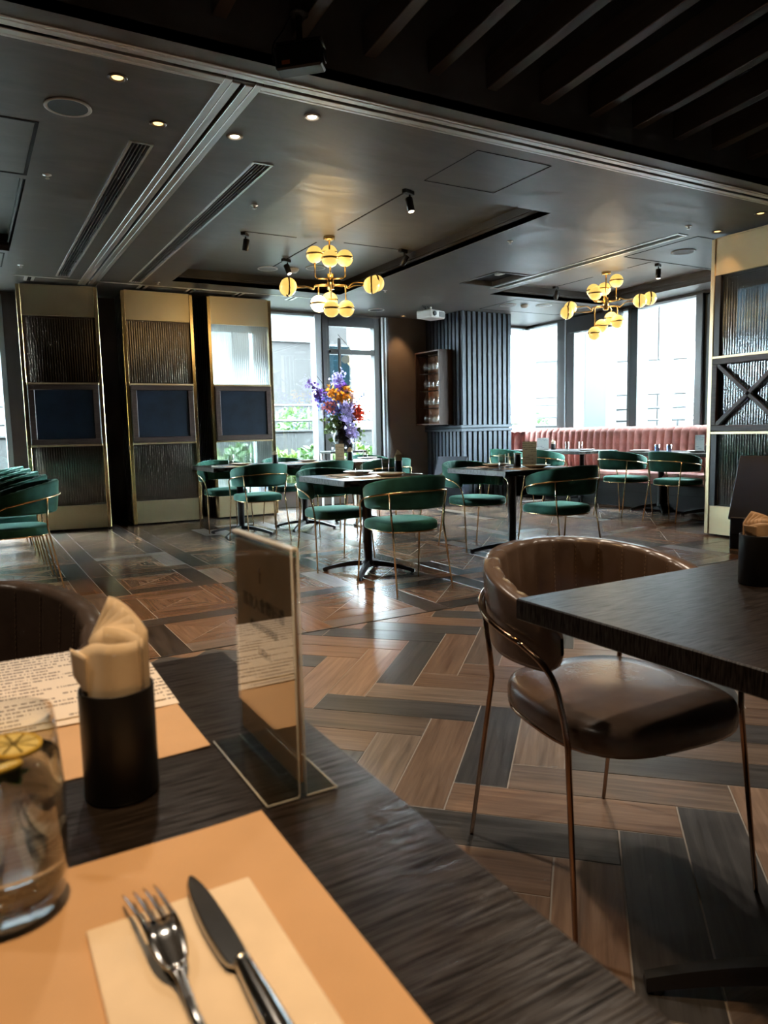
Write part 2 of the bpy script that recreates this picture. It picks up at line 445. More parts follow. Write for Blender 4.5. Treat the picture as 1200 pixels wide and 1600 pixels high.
def petal_mat(name, col, tl=.5):
    mt, nt, b = newmat(name)
    b.inputs['Roughness'].default_value = .6
    tc = N(nt, 'ShaderNodeTexCoord'); t = N(nt, 'ShaderNodeTexNoise', Scale=22.0, Detail=2.0); nt.links.new(tc.outputs['Object'], t.inputs['Vector'])
    c = ramp(nt, t.outputs['Fac'], [(.3, [x * .7 for x in col]), (.7, [min(1, x * 1.3) for x in col])]); nt.links.new(c, b.inputs['Base Color'])
    tr = N(nt, 'ShaderNodeBsdfTranslucent'); nt.links.new(c, tr.inputs[0])
    mx = N(nt, 'ShaderNodeMixShader'); mx.inputs[0].default_value = tl
    nt.links.new(b.outputs[0], mx.inputs[1]); nt.links.new(tr.outputs[0], mx.inputs[2]); nt.links.new(mx.outputs[0], nt.nodes['Material Output'].inputs[0])
    return mt
M['leaf'] = petal_mat('leaf_green', (.022, .055, .009), .3)
M['leaf_light'] = petal_mat('leaf_yellowgreen', (.048, .078, .011), .3)
M['stem'] = simple('stem_green', (.06, .14, .03), .6)
M['twig'] = simple('twig', (.10, .07, .05), .7)
for nm, c in dict(purple=(.20, .08, .46), violet=(.12, .05, .24), lavender=(.45, .38, .68), blue=(.16, .20, .55), orange=(.80, .30, .02), red=(.62, .08, .03), pink=(.75, .24, .22), blush=(.68, .42, .36)).items():
    M['petal_' + nm] = petal_mat('petal_' + nm, c)

# ================================================================== FLOOR
CEIL = 2.78; RX = 8.45; BY = 9.72; LX = -5.0; FY = -3.0; STRIP_Y = 3.512
def clip_poly(poly, keep_below_y):
    out = []
    for i in range(len(poly)):
        a = poly[i]; b = poly[(i + 1) % len(poly)]
        ia = a[1] <= keep_below_y; ib = b[1] <= keep_below_y
        if ia: out.append(a)
        if ia != ib:
            t = (keep_below_y - a[1]) / (b[1] - a[1]); out.append((a[0] + (b[0] - a[0]) * t, keep_below_y))
    return out
def in_view(p, mx=140):
    q = proj(p)
    return q is not None and -mx < q[0] < 1200 + mx and -mx < q[1] < 1600 + mx
def piece(mesh, name, parent, loc, rz, mat):
    o = link(name, mesh, parent, loc, rz)
    o.material_slots[0].link = 'OBJECT'; o.material_slots[0].material = mat
    return o

floor = struct(MB().box(LX, RX + .2, FY, STRIP_Y, -.06, -.0018).build('floor', M['grout']))
tag(floor, 'wood plank floor laid in herringbone under the near tables', 'floor')
floor_far = struct(MB().box(LX, RX + .2, STRIP_Y, BY + .1, -.06, -.0018).build('floor_far', M['grout']))
tag(floor_far, 'parquet square floor under the green chairs', 'floor')

PW, PL = .1626, .635
S2 = math.sqrt(.5)
hw = PW / 2 - .0021; hl = PL / 2 - .0021
PLANK = MB().prism([(-hl, -hw), (hl, -hw), (hl, hw), (-hl, hw)], -.006, 0, .0015).mesh('plank', M['plank_brown'])
dark_e1 = {(1.215, 2.626), (.985, 1.735), (2.12, 1.735), (1.89, 2.626 + .9), (2.35, 3.075 + .45), (.52, .85), (3.0, 2.626), (1.45, .85), (1.66, .85 + .9)}
dark_e2 = {(1.881, 3.075), (1.654, 2.186), (1.66, 1.288), (.97, 2.186), (2.8, 3.075), (2.35, 2.186), (3.3, 2.186), (.75, 3.075)}
def near(p, st): return any(abs(p[0] - q[0]) < .09 and abs(p[1] - q[1]) < .09 for q in st)
rest = MB(); n_pl = 0
for band in range(-8, 3):
    for typ in (1, 2):
        y0 = 2.626 + .449 * 2 * band - (.449 if typ == 2 else 0) + .0
        if typ == 2: y0 = 2.1775 + .898 * band
        x00 = .06 if typ == 1 else .05
        for k in range(-26, 42):
            x0 = x00 + .23 * k
            if typ == 1: d = (S2, -S2); wv = (-S2, -S2)
            else: d = (-S2, -S2); wv = (S2, -S2)
            c = (x0 + d[0] * PL / 2 + wv[0] * PW / 2, y0 + d[1] * PL / 2 + wv[1] * PW / 2)
            if c[0] < LX or c[0] > RX + .1 or c[1] < FY or c[1] > STRIP_Y + .3: continue
            ang = math.atan2(d[1], d[0])
            ca, sa = math.cos(ang), math.sin(ang)
            loc = [(-hl, -hw), (hl, -hw), (hl, hw), (-hl, hw)]
            wp = [(c[0] + ca * x - sa * y, c[1] + sa * x + ca * y) for x, y in loc]
            cp = clip_poly(wp, STRIP_Y - .008)
            if len(cp) < 3: continue
            h = rnd.random()
            dk = near((x0, y0), dark_e1 if typ == 1 else dark_e2)
            mt = M['plank_dark'] if dk else (M['plank_brown'] if h < .55 else M['plank_taupe'] if h < .84 else M['plank_dark'])
            vis = in_view((c[0], c[1], 0)) and c[1] > .2 and c[0] > -.6
            if vis and n_pl < 300:
                n_pl += 1
                if len(cp) == 4 and max(p[1] for p in wp) <= STRIP_Y - .008:
                    me = PLANK
                else:
                    lp = [((x - c[0]) * ca + (y - c[1]) * sa, -(x - c[0]) * sa + (y - c[1]) * ca) for x, y in cp]
                    me = MB().prism(lp, -.006, 0, .0012).mesh('plank', M['plank_brown'])
                piece(me, 'plank', floor, (c[0], c[1], 0), ang, mt)
            else:
                rest.prism(cp, -.006, 0, .0012)
o = rest.build('plank_field', M['plank_taupe'], floor); o['kind'] = 'stuff'

TM = .775; TW = .158; TS = TM - 2 * TW
g = .0022
FP = MB().prism([(g, g), (TS + TW - g, g), (TS + TW - g, TW - g), (g, TW - g)], -.006, 0, .0014).mesh('border_plank', M['tile_dark'])
h2 = TS / 2
TRI = MB().prism([(-h2 + g * 2, -h2 + g), (h2 - g * 2, -h2 + g), (0, -g * 2)], -.006, 0, .0012).mesh('parquet_triangle', M['tile_tan'])
FP_rest = MB(); TR_rest = MB(); n_fp = 0
for j in range(0, 8):
    for i in range(-8, 10):
        ox, oy = .745 + TM * i, 3.515 + TM * j
        if ox + TM < LX or ox > RX: continue
        vis = in_view((ox + TM / 2, oy + TM / 2, 0), 90) and n_fp < 300
        fm = M['tile_dark'] if (i + j) % 2 == 0 else M['tile_tan']
        fr = [((ox + TW, oy, 0), 0), ((ox + TM, oy + TW, 0), PI / 2), ((ox + TM - TW, oy + TM, 0), PI), ((ox, oy + TM - TW, 0), -PI / 2)]
        for (l, a) in fr:
            if vis: piece(FP, 'border_plank', floor_far, l, a, fm if rnd.random() > .12 else M['plank_taupe']); n_fp += 1
            else:
                ca, sa = math.cos(a), math.sin(a)
                FP_rest.prism([(l[0] + ca * x - sa * y, l[1] + sa * x + ca * y) for x, y in ((g, g), (TS + TW - g, g), (TS + TW - g, TW - g), (g, TW - g))], -.006, 0, .0014)
        cx, cy = ox + TM / 2, oy + TM / 2
        for q in range(4):
            a = q * PI / 2
            mt = M['tile_inner']
            if vis: piece(TRI, 'parquet_triangle', floor_far, (cx, cy, 0), a, mt)
            else:
                ca, sa = math.cos(a), math.sin(a)
                TR_rest.prism([(cx + ca * x - sa * y, cy + sa * x + ca * y) for x, y in ((-h2 + g * 2, -h2 + g), (h2 - g * 2, -h2 + g), (0, -g * 2))], -.006, 0, .0012)
o = FP_rest.build('border_plank_field', M['tile_dark'], floor_far); o['kind'] = 'stuff'
o = TR_rest.build('parquet_field', M['tile_tan'], floor_far); o['kind'] = 'stuff'
t = struct(MB().box(LX, RX, STRIP_Y - .006, STRIP_Y + .004, -.004, .002).build('trim_1', M['strip'])); tag(t, 'thin dark metal threshold between the two floor patterns', 'trim')

# ================================================================== CEILING
def holed(mb, x0, x1, y0, y1, z0, z1, holes):
    xs = sorted({x0, x1, *[v for h in holes for v in h[:2]]}); ys = sorted({y0, y1, *[v for h in holes for v in h[2:]]})
    xs = [v for v in xs if x0 <= v <= x1]; ys = [v for v in ys if y0 <= v <= y1]
    for a, b in zip(xs, xs[1:]):
        run = None
        for c, d in zip(ys, ys[1:]):
            hole = any(h[0] <= (a + b) / 2 <= h[1] and h[2] <= (c + d) / 2 <= h[3] for h in holes)
            if not hole: run = (run[0], d) if run else (c, d)
            if hole and run: mb.box(a, b, run[0], run[1], z0, z1); run = None
        if run: mb.box(a, b, run[0], run[1], z0, z1)
    return mb
R1 = (2.13, 4.22, 4.57, 8.38); R2 = (5.98, 7.98, 5.43, 7.60); R3 = (-3.0, .475, 5.52, 7.64)
V1 = (.97, 1.08, 4.57, 8.57); V2 = (1.72, 1.83, 4.57, 8.58); V3 = (5.73, 5.84, 4.55, 7.25); HT = (5.22, 5.66, 6.50, 7.14)
TA = (LX, RX, 3.545, 3.575); TB = (1.30, 1.325, 3.60, 8.95)
holes = [R1, R2, R3, V1, V2, V3, HT, TA, TB]
BEAM_Y = 3.37
ceil = struct(holed(MB(), LX, RX + .2, BEAM_Y, BY + .1, CEIL, CEIL + .05, holes).build('ceiling', M['ceiling'])); tag(ceil, 'grey plaster ceiling over the dining room', 'ceiling')
MB().box(LX, RX + .2, BEAM_Y + .02, BY + .1, 3.02, 3.06).build('slab', M['slot'], ceil)
def recess(R, zt, mt=M['recess']):
    x0, x1, y0, y1 = R
    b = MB(); w = .02
    b.box(x0 - w, x0, y0 - w, y1 + w, CEIL + .001, zt + .02); b.box(x1, x1 + w, y0 - w, y1 + w, CEIL + .001, zt + .02)
    b.box(x0, x1, y0 - w, y0, CEIL + .001, zt + .02); b.box(x0, x1, y1, y1 + w, CEIL + .001, zt + .02)
    # thin ledge half way up
    l = .012; zm = CEIL + .075
    b.box(x0, x0 + l, y0, y1, zm, zm + .006); b.box(x1 - l, x1, y0, y1, zm, zm + .006); b.box(x0, x1, y1 - l, y1, zm, zm + .006)
    b.build('recess_lining', mt, ceil)
    MB().box(x0 - w, x1 + w, y0 - w, y1 + w, zt, zt + .02).build('recess_panel', M['ceiling'], ceil)
ZR = 2.93
recess(R1, ZR); recess(R2, ZR); recess(R3, ZR)
# light-track slots in the recesses
s = MB()
s.box(3.135, 3.15, 4.98, 6.25, ZR - .002, ZR + .001); s.box(3.135, 3.15, 6.72, 8.0, ZR - .002, ZR + .001)
s.box(2.38, 2.9, 6.64, 6.655, ZR - .002, ZR + .001); s.box(3.4, 4.1, 6.62, 6.635, ZR - .002, ZR + .001)
s.box(6.98, 6.995, 5.75, 6.25, ZR - .002, ZR + .001); s.box(6.98, 6.995, 6.8, 7.5, ZR - .002, ZR + .001)
s.build('light_slot', M['slot'], ceil)
# linear air grilles
def grille(R, label):
    x0, x1, y0, y1 = R; t = thing('air_grille', label, 'grille', ((x0 + x1) / 2, (y0 + y1) / 2, CEIL), 0, 'linear air grilles')
    hx = (x1 - x0) / 2; hy = (y1 - y0) / 2; e = .014
    f = MB(); f.box(-hx - e, -hx + .002, -hy - e, hy + e, -.006, .02); f.box(hx - .002, hx + e, -hy - e, hy + e, -.006, .02)
    f.box(-hx, hx, -hy - e, -hy + .002, -.006, .02); f.box(-hx, hx, hy - .002, hy + e, -.006, .02); f.build('frame', M['track'], t)
    MB().box(-hx, hx, -hy, hy, .035, .04).build('backing', M['slot'], t)
    bl = MB().box(-.0035, .0035, -hy, hy, .0, .022).mesh('blade', M['track_dark'])
    for k in range(4): link('blade', bl, t, (-hx + hx * 2 * (k + 1) / 5, 0, 0))
    sp = MB().box(-hx, hx, -.004, .004, .008, .02).mesh('spacer', M['black'])
    for k in range(9): link('spacer', sp, t, (0, -hy + 2 * hy * (k + .5) / 9, 0))
M['track_dark'] = simple('grille_blade', (.16, .155, .15), .5, metal=.3)
grille(V1, 'long slotted air grille left of the white ceiling track')
grille(V2, 'long slotted air grille right of the white ceiling track')
grille(V3, 'long slotted air grille in front of the right chandelier')
# open service hatch
t = thing('ceiling_hatch', 'black rectangular hatch in the ceiling near the projector', 'hatch', (5.44, 6.82, CEIL))
f = MB(); f.box(-.25, -.22, -.35, .35, -.008, .01); f.box(.22, .25, -.35, .35, -.008, .01); f.box(-.22, .22, -.35, -.32, -.008, .01); f.box(-.22, .22, .32, .35, -.008, .01); f.build('frame', M['track_dark'], t)
MB().box(-.22, .22, -.32, .32, .05, .06).build('recess', M['slot'], t)
MB().box(-.16, -.10, -.31, -.20, -.01, .01).build('label_plate', M['white'], t)
# flush access panel outlines
def outline(x0, x1, y0, y1, w, name, mt, z=CEIL):
    b = MB(); h = .0025
    b.box(x0 - w, x0, y0 - w, y1 + w, z - h, z + .01); b.box(x1, x1 + w, y0 - w, y1 + w, z - h, z + .01)
    b.box(x0, x1, y0 - w, y0, z - h, z + .01); b.box(x0, x1, y1, y1 + w, z - h, z + .01)
    return b.build(name, mt, ceil)
outline(2.88, 3.48, 3.77, 4.37, .004, 'access_panel_joint', M['slot'])
outline(5.98, 8.0, 4.53, 5.38, .012, 'access_panel_joint', M['slot'])
outline(6.55, 8.0, 7.75, 8.55, .008, 'access_panel_joint', M['slot'])
outline(-.6, .455, 4.54, 5.42, .02, 'access_panel_joint', M['slot'])
outline(-.6, .43, 7.75, 8.35, .012, 'access_panel_joint', M['slot'])
# aluminium folding-wall tracks (twin rails either side of a slot)
def rails(name, label, boxes):
    t = thing(name, label, 'track', (0, 0, 0))
    for bx in boxes:
        MB().box(*bx, CEIL - .006, CEIL + .012, .002).build('rail', M['track'], t)
    return t
W1 = .042
rails('folding_wall_track', 'long white double ceiling track crossing the whole room', [
    (LX, 1.30 - W1 * 2, 3.575, 3.575 + W1), (1.325 + W1 * 2, RX, 3.575, 3.575 + W1),
    (LX, 1.30 - W1 * 2, 3.575 + W1 + .004, 3.575 + 1.6 * W1), (1.325 + W1 * 2, RX, 3.575 + W1 + .004, 3.575 + 1.6 * W1),
    (LX, RX, 3.545 - W1, 3.545), (LX, RX, 3.545 - 1.6 * W1, 3.545 - W1 - .004)])
rails('folding_wall_track', 'white double ceiling track running back between the two air grilles', [
    (1.30 - W1, 1.30, 3.60, 8.95), (1.30 - 2 * W1, 1.30 - W1 - .004, 3.575, 8.95), (1.325, 1.325 + W1, 3.60, 8.95), (1.325 + W1 + .004, 1.325 + 2 * W1, 3.575, 8.95)])
bx = [(.55, 4.05, 8.70, 8.722)]
for x in (.72, 1.9, 2.45, 3.05, 3.75): bx += [(x - .05, x - .018, 8.722, 8.95), (x + .018, x + .05, 8.722, 8.95)]
rails('parking_track', 'short ceiling tracks above the parked brass panels', bx)
t = MB(); 
for x in (.72, 1.9, 2.45, 3.05, 3.75): t.box(x - .018, x + .018, 8.722, 8.95, CEIL - .003, CEIL + .001)
t.build('track_slot', M['slot'], ceil)

# slatted front ceiling, a little lower where it meets the beam
cf = struct(MB().box(LX, RX + .2, FY, BEAM_Y + .02, 3.75, 3.8).build('ceiling_front', M['ceil_dark'])); tag(cf, 'black ceiling with rows of walnut slats above the near tables', 'ceiling')
bm = struct(MB().box(LX, RX + .2, BEAM_Y, BEAM_Y + .03, CEIL + .001, 3.75).build('trim_2', M['beam'])); tag(bm, 'dark charcoal bulkhead face above the long track', 'trim')
SLX = [2.28 + .385 * k for k in range(-14, 15)]
tilt = math.atan(.08)
sl = MB().box(0, 6.2, -.034, .034, 0, .16, .003).mesh('slat', M['slat'])
for x in SLX:
    o = link('slat', sl, cf, (x, BEAM_Y - .01, 2.925)); o.rotation_euler = (0, -tilt, -PI / 2)

# ================================================================== WALLS
def wallbox(name, label, *boxes, mat):
    b = MB()
    for q in boxes: b.box(*q)
    return tag(struct(b.build(name, mat)), label, 'wall')
wb = wallbox('wall_back', 'dark brown back wall with window openings', (.48, 2.90, BY, BY + .2, 0, CEIL), (5.66, 7.30, BY, BY + .2, 0, CEIL), (LX, -1.72, BY, BY + .2, 0, CEIL), (-1.72, .48, BY, BY + .2, 0, .25), (2.90, 5.66, BY, BY + .2, 0, .25), (7.30, RX + .2, BY, BY + .2, 0, 1.0), (-1.72, .48, BY, BY + .2, 2.745, CEIL), (2.90, 5.66, BY, BY + .2, 2.745, CEIL), (7.30, RX + .2, BY, BY + .2, 2.745, CEIL), mat=M['wall_brown'])
wr = wallbox('wall_right', 'dark low wall below the right windows', (RX, RX + .2, 3.3, BY, 0, .98), (RX, RX + .2, 3.3, BY, 2.745, CEIL), (RX, RX + .2, FY, 5.0, 0, 3.8), mat=M['wall_dark'])
wl = wallbox('wall_left', 'dark left side wall outside the view', (LX - .2, LX, FY, BY + .2, 0, 3.8), mat=M['wall_dark'])
wf = wallbox('wall_front', 'dark wall behind the viewer', (LX - .2, RX + .2, FY - .2, FY, 0, 3.8), mat=M['wall_dark'])
# slatted column
wc = tag(struct(MB().box(6.38, 7.28, 8.78, BY, 0, CEIL).build('wall_column', M['slat_back'])), 'blue-grey slatted column between the two window walls', 'column')
PCH = .0945
for z0, z1, nm in ((.0, 1.03, 'lower'), (1.125, CEIL, 'upper')):
    me = MB().box(-.031, .031, -.028, 0, z0, z1, .004).mesh('slat', M['slat_blue'])
    for k in range(10):
        x = 6.41 + PCH * k
        link('slat', me, wc, (x, 8.78, 0))
    for k in range(9):
        o = link('slat', me, wc, (6.38, 8.84 + PCH * k, 0), -PI / 2)
    me = MB().box(-.031, .031, -.028, 0, z0, z1, .004).mesh('slat', M['slat_blue'])
for z0, z1 in ((1.03, 1.072), (1.082, 1.125)):
    MB().box(6.335, 7.31, 8.735, BY, z0, z1, .005).build('band', M['slat_blue'], wc)

# ================================================================== WINDOWS
def window(name, label, frame_boxes, pane_boxes, mats):
    t = struct(thing(name, label, 'window'))
    for i, (bx, k) in enumerate(frame_boxes): MB().box(*bx, .004).build('frame_bar', mats[k], t)
    for bx in pane_boxes: MB().box(*bx).build('pane', M['glass'], t)
    return t
y0, y1 = BY - .02, BY + .12
A, D = 'a', 'd'; WM = {A: M['alu'], D: M['alu_dark']}
fb = []; pb = []
for k in range(2):
    x = -1.72 + 1.1 * k; fb.append(((x, x + .06, y0, y1, .25, 2.745), A)); pb.append((x + .06, min(x + 1.1, .42), BY + .05, BY + .058, .29, 2.71))
fb += [((.42, .48, y0, y1, .25, 2.745), A), ((-1.72, .48, y0, y1, .25, .29), A), ((-1.72, .48, y0, y1, 2.705, 2.745), A)]
window('window_1', 'tall window at the far left edge behind the first brass panel', fb, pb, WM)
fb = [((2.90, 2.94, y0, y1, .25, 2.745), A), ((3.52, 3.55, y0, y1, .25, 2.745), A), ((4.455, 4.56, y0 - .03, y1, .25, 2.745), A), ((4.56, 4.63, y0 - .05, y1, .25, 2.745), D), ((2.90, 4.455, y0, y1, .25, .29), A), ((2.90, 4.455, y0, y1, 2.715, 2.745), A)]
pb = [(2.94, 3.52, BY + .05, BY + .058, .29, 2.715), (3.55, 4.455, BY + .05, BY + .058, .29, 2.715)]
window('window_2', 'tall bright window between the third brass panel and the flowers', fb, pb, WM)
# glazed door with transom
d = struct(thing('door_1', 'dark framed glazed door with transom behind the flower vase', 'door'))
for bx in ((4.63, 4.69, y0, y1, .25, 2.745), (5.44, 5.545, y0, y1, .25, 2.745), (4.69, 5.44, y0, y1, 2.60, 2.745), (4.69, 5.44, y0, y1, 2.20, 2.275), (4.69, 5.44, y0, y1, .25, .40)):
    MB().box(*bx, .004).build('frame_bar', M['alu_dark'], d)
MB().box(4.69, 5.44, BY + .05, BY + .058, .40, 2.20).build('pane', M['glass'], d)
MB().box(4.69, 5.44, BY + .05, BY + .058, 2.275, 2.60).build('pane', M['glass'], d)
hb = MB().box(4.80, 4.845, BY - .09, BY - .06, .55, 2.42, .006).build('pull_handle', M['alu_dark'], d)
MB().box(4.69, 4.83, BY - .07, BY + .0, 2.215, 2.25).build('bracket', M['alu_dark'], hb)
t = struct(thing('trim_3', 'stepped aluminium strips at the right jamb of the glazed door', 'trim'))
for x, w, mt in ((5.545, .03, 'alu'), (5.58, .025, 'alu_dark'), (5.61, .022, 'alu'), (5.635, .03, 'alu_dark')):
    MB().box(x, x + w, BY - .05, BY + .1, .0, 2.76).build('jamb_strip', M[mt], t)
t = struct(MB().box(2.90, 5.66, BY - .10, BY + .02, .25, .275, .004).build('trim_4', M['white'])); tag(t, 'pale window ledge under the back windows', 'trim')
# corner window right of the column
fb = [((7.30, 7.34, y0, y1, 1.0, 2.745), A), ((8.38, 8.62, y0, y1, 1.0, 2.745), A), ((7.30, 8.45, y0, y1, 1.0, 1.03), A), ((7.30, 8.45, y0, y1, 2.715, 2.745), A)]
window('window_3', 'window between the slatted column and the pink corner seat', fb, [(7.34, 8.38, BY + .05, BY + .058, 1.03, 2.715)], WM)
x0, x1 = RX - .02, RX + .12
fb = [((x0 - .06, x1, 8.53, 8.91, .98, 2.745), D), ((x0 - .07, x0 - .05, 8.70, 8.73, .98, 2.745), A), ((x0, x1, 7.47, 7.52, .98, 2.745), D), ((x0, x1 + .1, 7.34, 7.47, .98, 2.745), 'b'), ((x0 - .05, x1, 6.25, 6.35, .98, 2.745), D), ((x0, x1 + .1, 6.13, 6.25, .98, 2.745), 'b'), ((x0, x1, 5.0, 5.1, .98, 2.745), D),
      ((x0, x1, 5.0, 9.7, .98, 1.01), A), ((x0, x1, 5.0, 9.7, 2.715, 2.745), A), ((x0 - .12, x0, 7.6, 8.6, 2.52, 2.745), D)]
WM['b'] = M['clad_sky_blue']  # mullion sides: sky reflected in the aluminium, put into the bar colour
pb = [(RX + .05, RX + .058, a, b, 1.01, 2.715) for a, b in ((8.91, 9.66), (7.52, 8.53), (6.35, 7.34), (5.1, 6.13))]
window('window_4', 'wide window wall above the pink banquette', fb, pb, WM)
o = tag(MB().box(11.3, 11.62, 10.62, 11.32, 0, 4.6, .01).build('exterior_column', M['clad_sky_blue']), 'pale blue clad column outside the right windows', 'column')
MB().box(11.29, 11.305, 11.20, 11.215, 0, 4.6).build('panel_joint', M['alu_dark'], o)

# ================================================================== OUTSIDE
o = struct(MB().box(-30, 60, BY + .2, 60, -.2, -.1).build('terrace_ground', M['paving'])); tag(o, 'pale terrace paving outside the windows', 'ground')
MB().box(-60, LX - .2, -20, BY + .2, -.2, -.1).build('terrace_ground_west', M['paving'], o)
o2 = MB().box(RX + .2, 60, -20, BY + .2, -.2, -.1).build('terrace_ground_side', M['paving'], o)
o = thing('planter_wall', 'grey stone planter wall on the terrace behind the back windows', 'wall', (0, 12.5, 0))
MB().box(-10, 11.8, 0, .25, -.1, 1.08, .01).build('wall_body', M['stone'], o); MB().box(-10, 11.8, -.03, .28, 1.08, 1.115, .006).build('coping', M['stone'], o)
o = thing('planter_wall', 'grey stone planter wall on the terrace beyond the right windows', 'wall', (11.8, 0, 0))
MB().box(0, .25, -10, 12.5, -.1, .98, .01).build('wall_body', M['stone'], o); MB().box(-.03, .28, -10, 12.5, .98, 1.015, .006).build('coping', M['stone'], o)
def railing(label, p0, p1, zs, n):
    p0 = Vector(p0); p1 = Vector(p1)
    t = thing('terrace_railing', label, 'railing')
    for z in zs: MB().tube([p0 + Vector((0, 0, z)), p1 + Vector((0, 0, z))], .028, 6).build('rail', M['rail'], t)
    pm = MB().tube([(0, 0, 1.0), (0, 0, max(zs))], .02, 6).mesh('post', M['rail'])
    for k in range(n + 1): link('post', pm, t, p0 + (p1 - p0) * k / n)
railing('metal railing above the planter wall behind the back windows', (-10, 12.65, 0), (11.9, 12.65, 0), (1.29, 1.57), 14)
railing('metal railing above the planter wall beyond the right windows', (11.92, 12.6, 0), (11.92, -10, 0), (1.16, 1.40), 14)
def leaves(n, rx, ry, rz, size, seed, zc=0.0):
    r = random.Random(seed); b = MB()
    for _ in range(n):
        while True:
            x, y, z = r.uniform(-1, 1), r.uniform(-1, 1), r.uniform(-1, 1)
            if .35 < x * x + y * y + z * z < 1: break
        p = Vector((x * rx, y * ry, z * rz + zc)); a = Vector((r.uniform(-1, 1), r.uniform(-1, 1), r.uniform(-.6, 1))).normalized()
        c = a.cross(Vector((r.uniform(-1, 1), r.uniform(-1, 1), r.uniform(-1, 1)))).normalized(); s = size * r.uniform(.6, 1.3)
        b.add([p - a * s, p + c * s * .45, p + a * s, p - c * s * .45], [(0, 1, 2, 3)])
    return b
LM = [leaves(420, .42, .36, .36, .07, 11 + k, .5).mesh('foliage', M['leaf_light' if k % 2 else 'leaf']) for k in range(4)]
ST = MB().tube([(0, 0, -.1), (.02, 0, .25), (-.01, .02, .6)], .014, 5).tube([(.05, 0, -.1), (.12, .02, .55)], .01, 5).tube([(-.05, 0, -.1), (-.14, -.02, .5)], .01, 5).mesh('stem', M['twig'])
bush_spots = [(.0, 11.4, 'green bush outside the window at the far left edge'), (-.9, 11.6, 'second green bush outside the far left window, mostly out of view'), (3.9, 11.5, 'green bush seen through the pane beside the third brass panel'), (4.55, 11.35, 'leafy bush below the middle of the bright back window'), (5.05, 11.2, 'yellow-green bush just left of the flower vase'), (5.75, 11.3, 'yellow-green bush seen through the door right of the vase'), (6.3, 11.5, 'green bush at the right side of the glazed door'), (3.2, 11.4, 'green bush glowing through the fluted glass of the third panel')]
for i, (x, y, lb) in enumerate(bush_spots):
    t = thing('bush', lb, 'bush', (x, y, -.02), rnd.uniform(0, 6), 'bushes on the terrace')
    t.scale = (1, 1, rnd.uniform(.95, 1.15))
    link('foliage', LM[i % 4], t)['kind'] = 'stuff'; link('stem', ST, t)
def tree(label, loc, sc):
    t = thing('tree', label, 'tree', loc); t.scale = (sc, sc, sc)
    leaves(500, .8, .8, .7, .10, int(loc[0] * 10), 1.5).build('crown', M['leaf'], t)['kind'] = 'stuff'
    MB().tube([(0, 0, -.1), (.03, 0, .7), (0, .05, 1.5)], [.06, .05, .02], 6).build('trunk', M['twig'], t)
tree('small green tree beyond the railing behind the back window', (6.4, 15.0, -.1), .8)
tree('small green tree beyond the railing in the corner window', (13.6, 15.6, -.1), .75)
def building(label, loc, rz, w, rows, wins, seed):
    t = thing('apartment_building', label, 'building', loc, rz)
    hh = sum(r[0] for r in rows)
    MB().box(-w / 2, w / 2, .15, 9, -1, hh - 1).build('wall', M['facade_joint'], t)
    z = -1.0
    for h, mt, colw in rows:
        n = int(w / colw)
        me = MB().box(-colw / 2 + .015, colw / 2 - .015, 0, .16, .015, h - .015).mesh('facade_panel', M[mt])
        for k in range(n):
            xc = -w / 2 + colw * (k + .5)
            if any(abs(xc - wx) < (ww + colw) / 2 - .02 and z + h > wz0 and z < wz1 for wx, ww, wz0, wz1 in wins): continue
            link('facade_panel', me, t, (xc, 0, z))
        z += h
    for wx, ww, z0, z1 in wins:
        f = MB().box(wx - ww / 2, wx + ww / 2, .10, .16, z0, z1).build('window', M['facade_white'], t)
        MB().box(wx - ww / 2 + .12, wx + ww / 2 - .12, .06, .11, z0 + .1, z1 - .1).build('window_pane', M['facade_glass'], f)
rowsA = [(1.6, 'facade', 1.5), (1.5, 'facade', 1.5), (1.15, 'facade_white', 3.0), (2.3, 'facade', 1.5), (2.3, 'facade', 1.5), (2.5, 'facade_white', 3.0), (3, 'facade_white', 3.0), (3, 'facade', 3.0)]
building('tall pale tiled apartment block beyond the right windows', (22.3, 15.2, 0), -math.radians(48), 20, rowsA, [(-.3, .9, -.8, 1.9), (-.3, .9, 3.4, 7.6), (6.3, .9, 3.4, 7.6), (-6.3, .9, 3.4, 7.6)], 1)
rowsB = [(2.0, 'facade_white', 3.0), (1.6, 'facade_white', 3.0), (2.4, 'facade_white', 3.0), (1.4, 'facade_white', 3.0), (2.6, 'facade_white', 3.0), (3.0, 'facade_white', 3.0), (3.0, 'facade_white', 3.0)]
building('white apartment block across from the back windows', (1.5, 30, 0), 0, 28, rowsB, [(13.4, 1.5, 2.6, 5.0), (11.0, .9,  .6, 1.6), (8.0, 1.0, 1.0, 6.0), (12.6, 1.0, 7, 10), (-9, 1.5, 2.6, 5.0), (-12, 1.5, 2.6, 5.0)], 2)

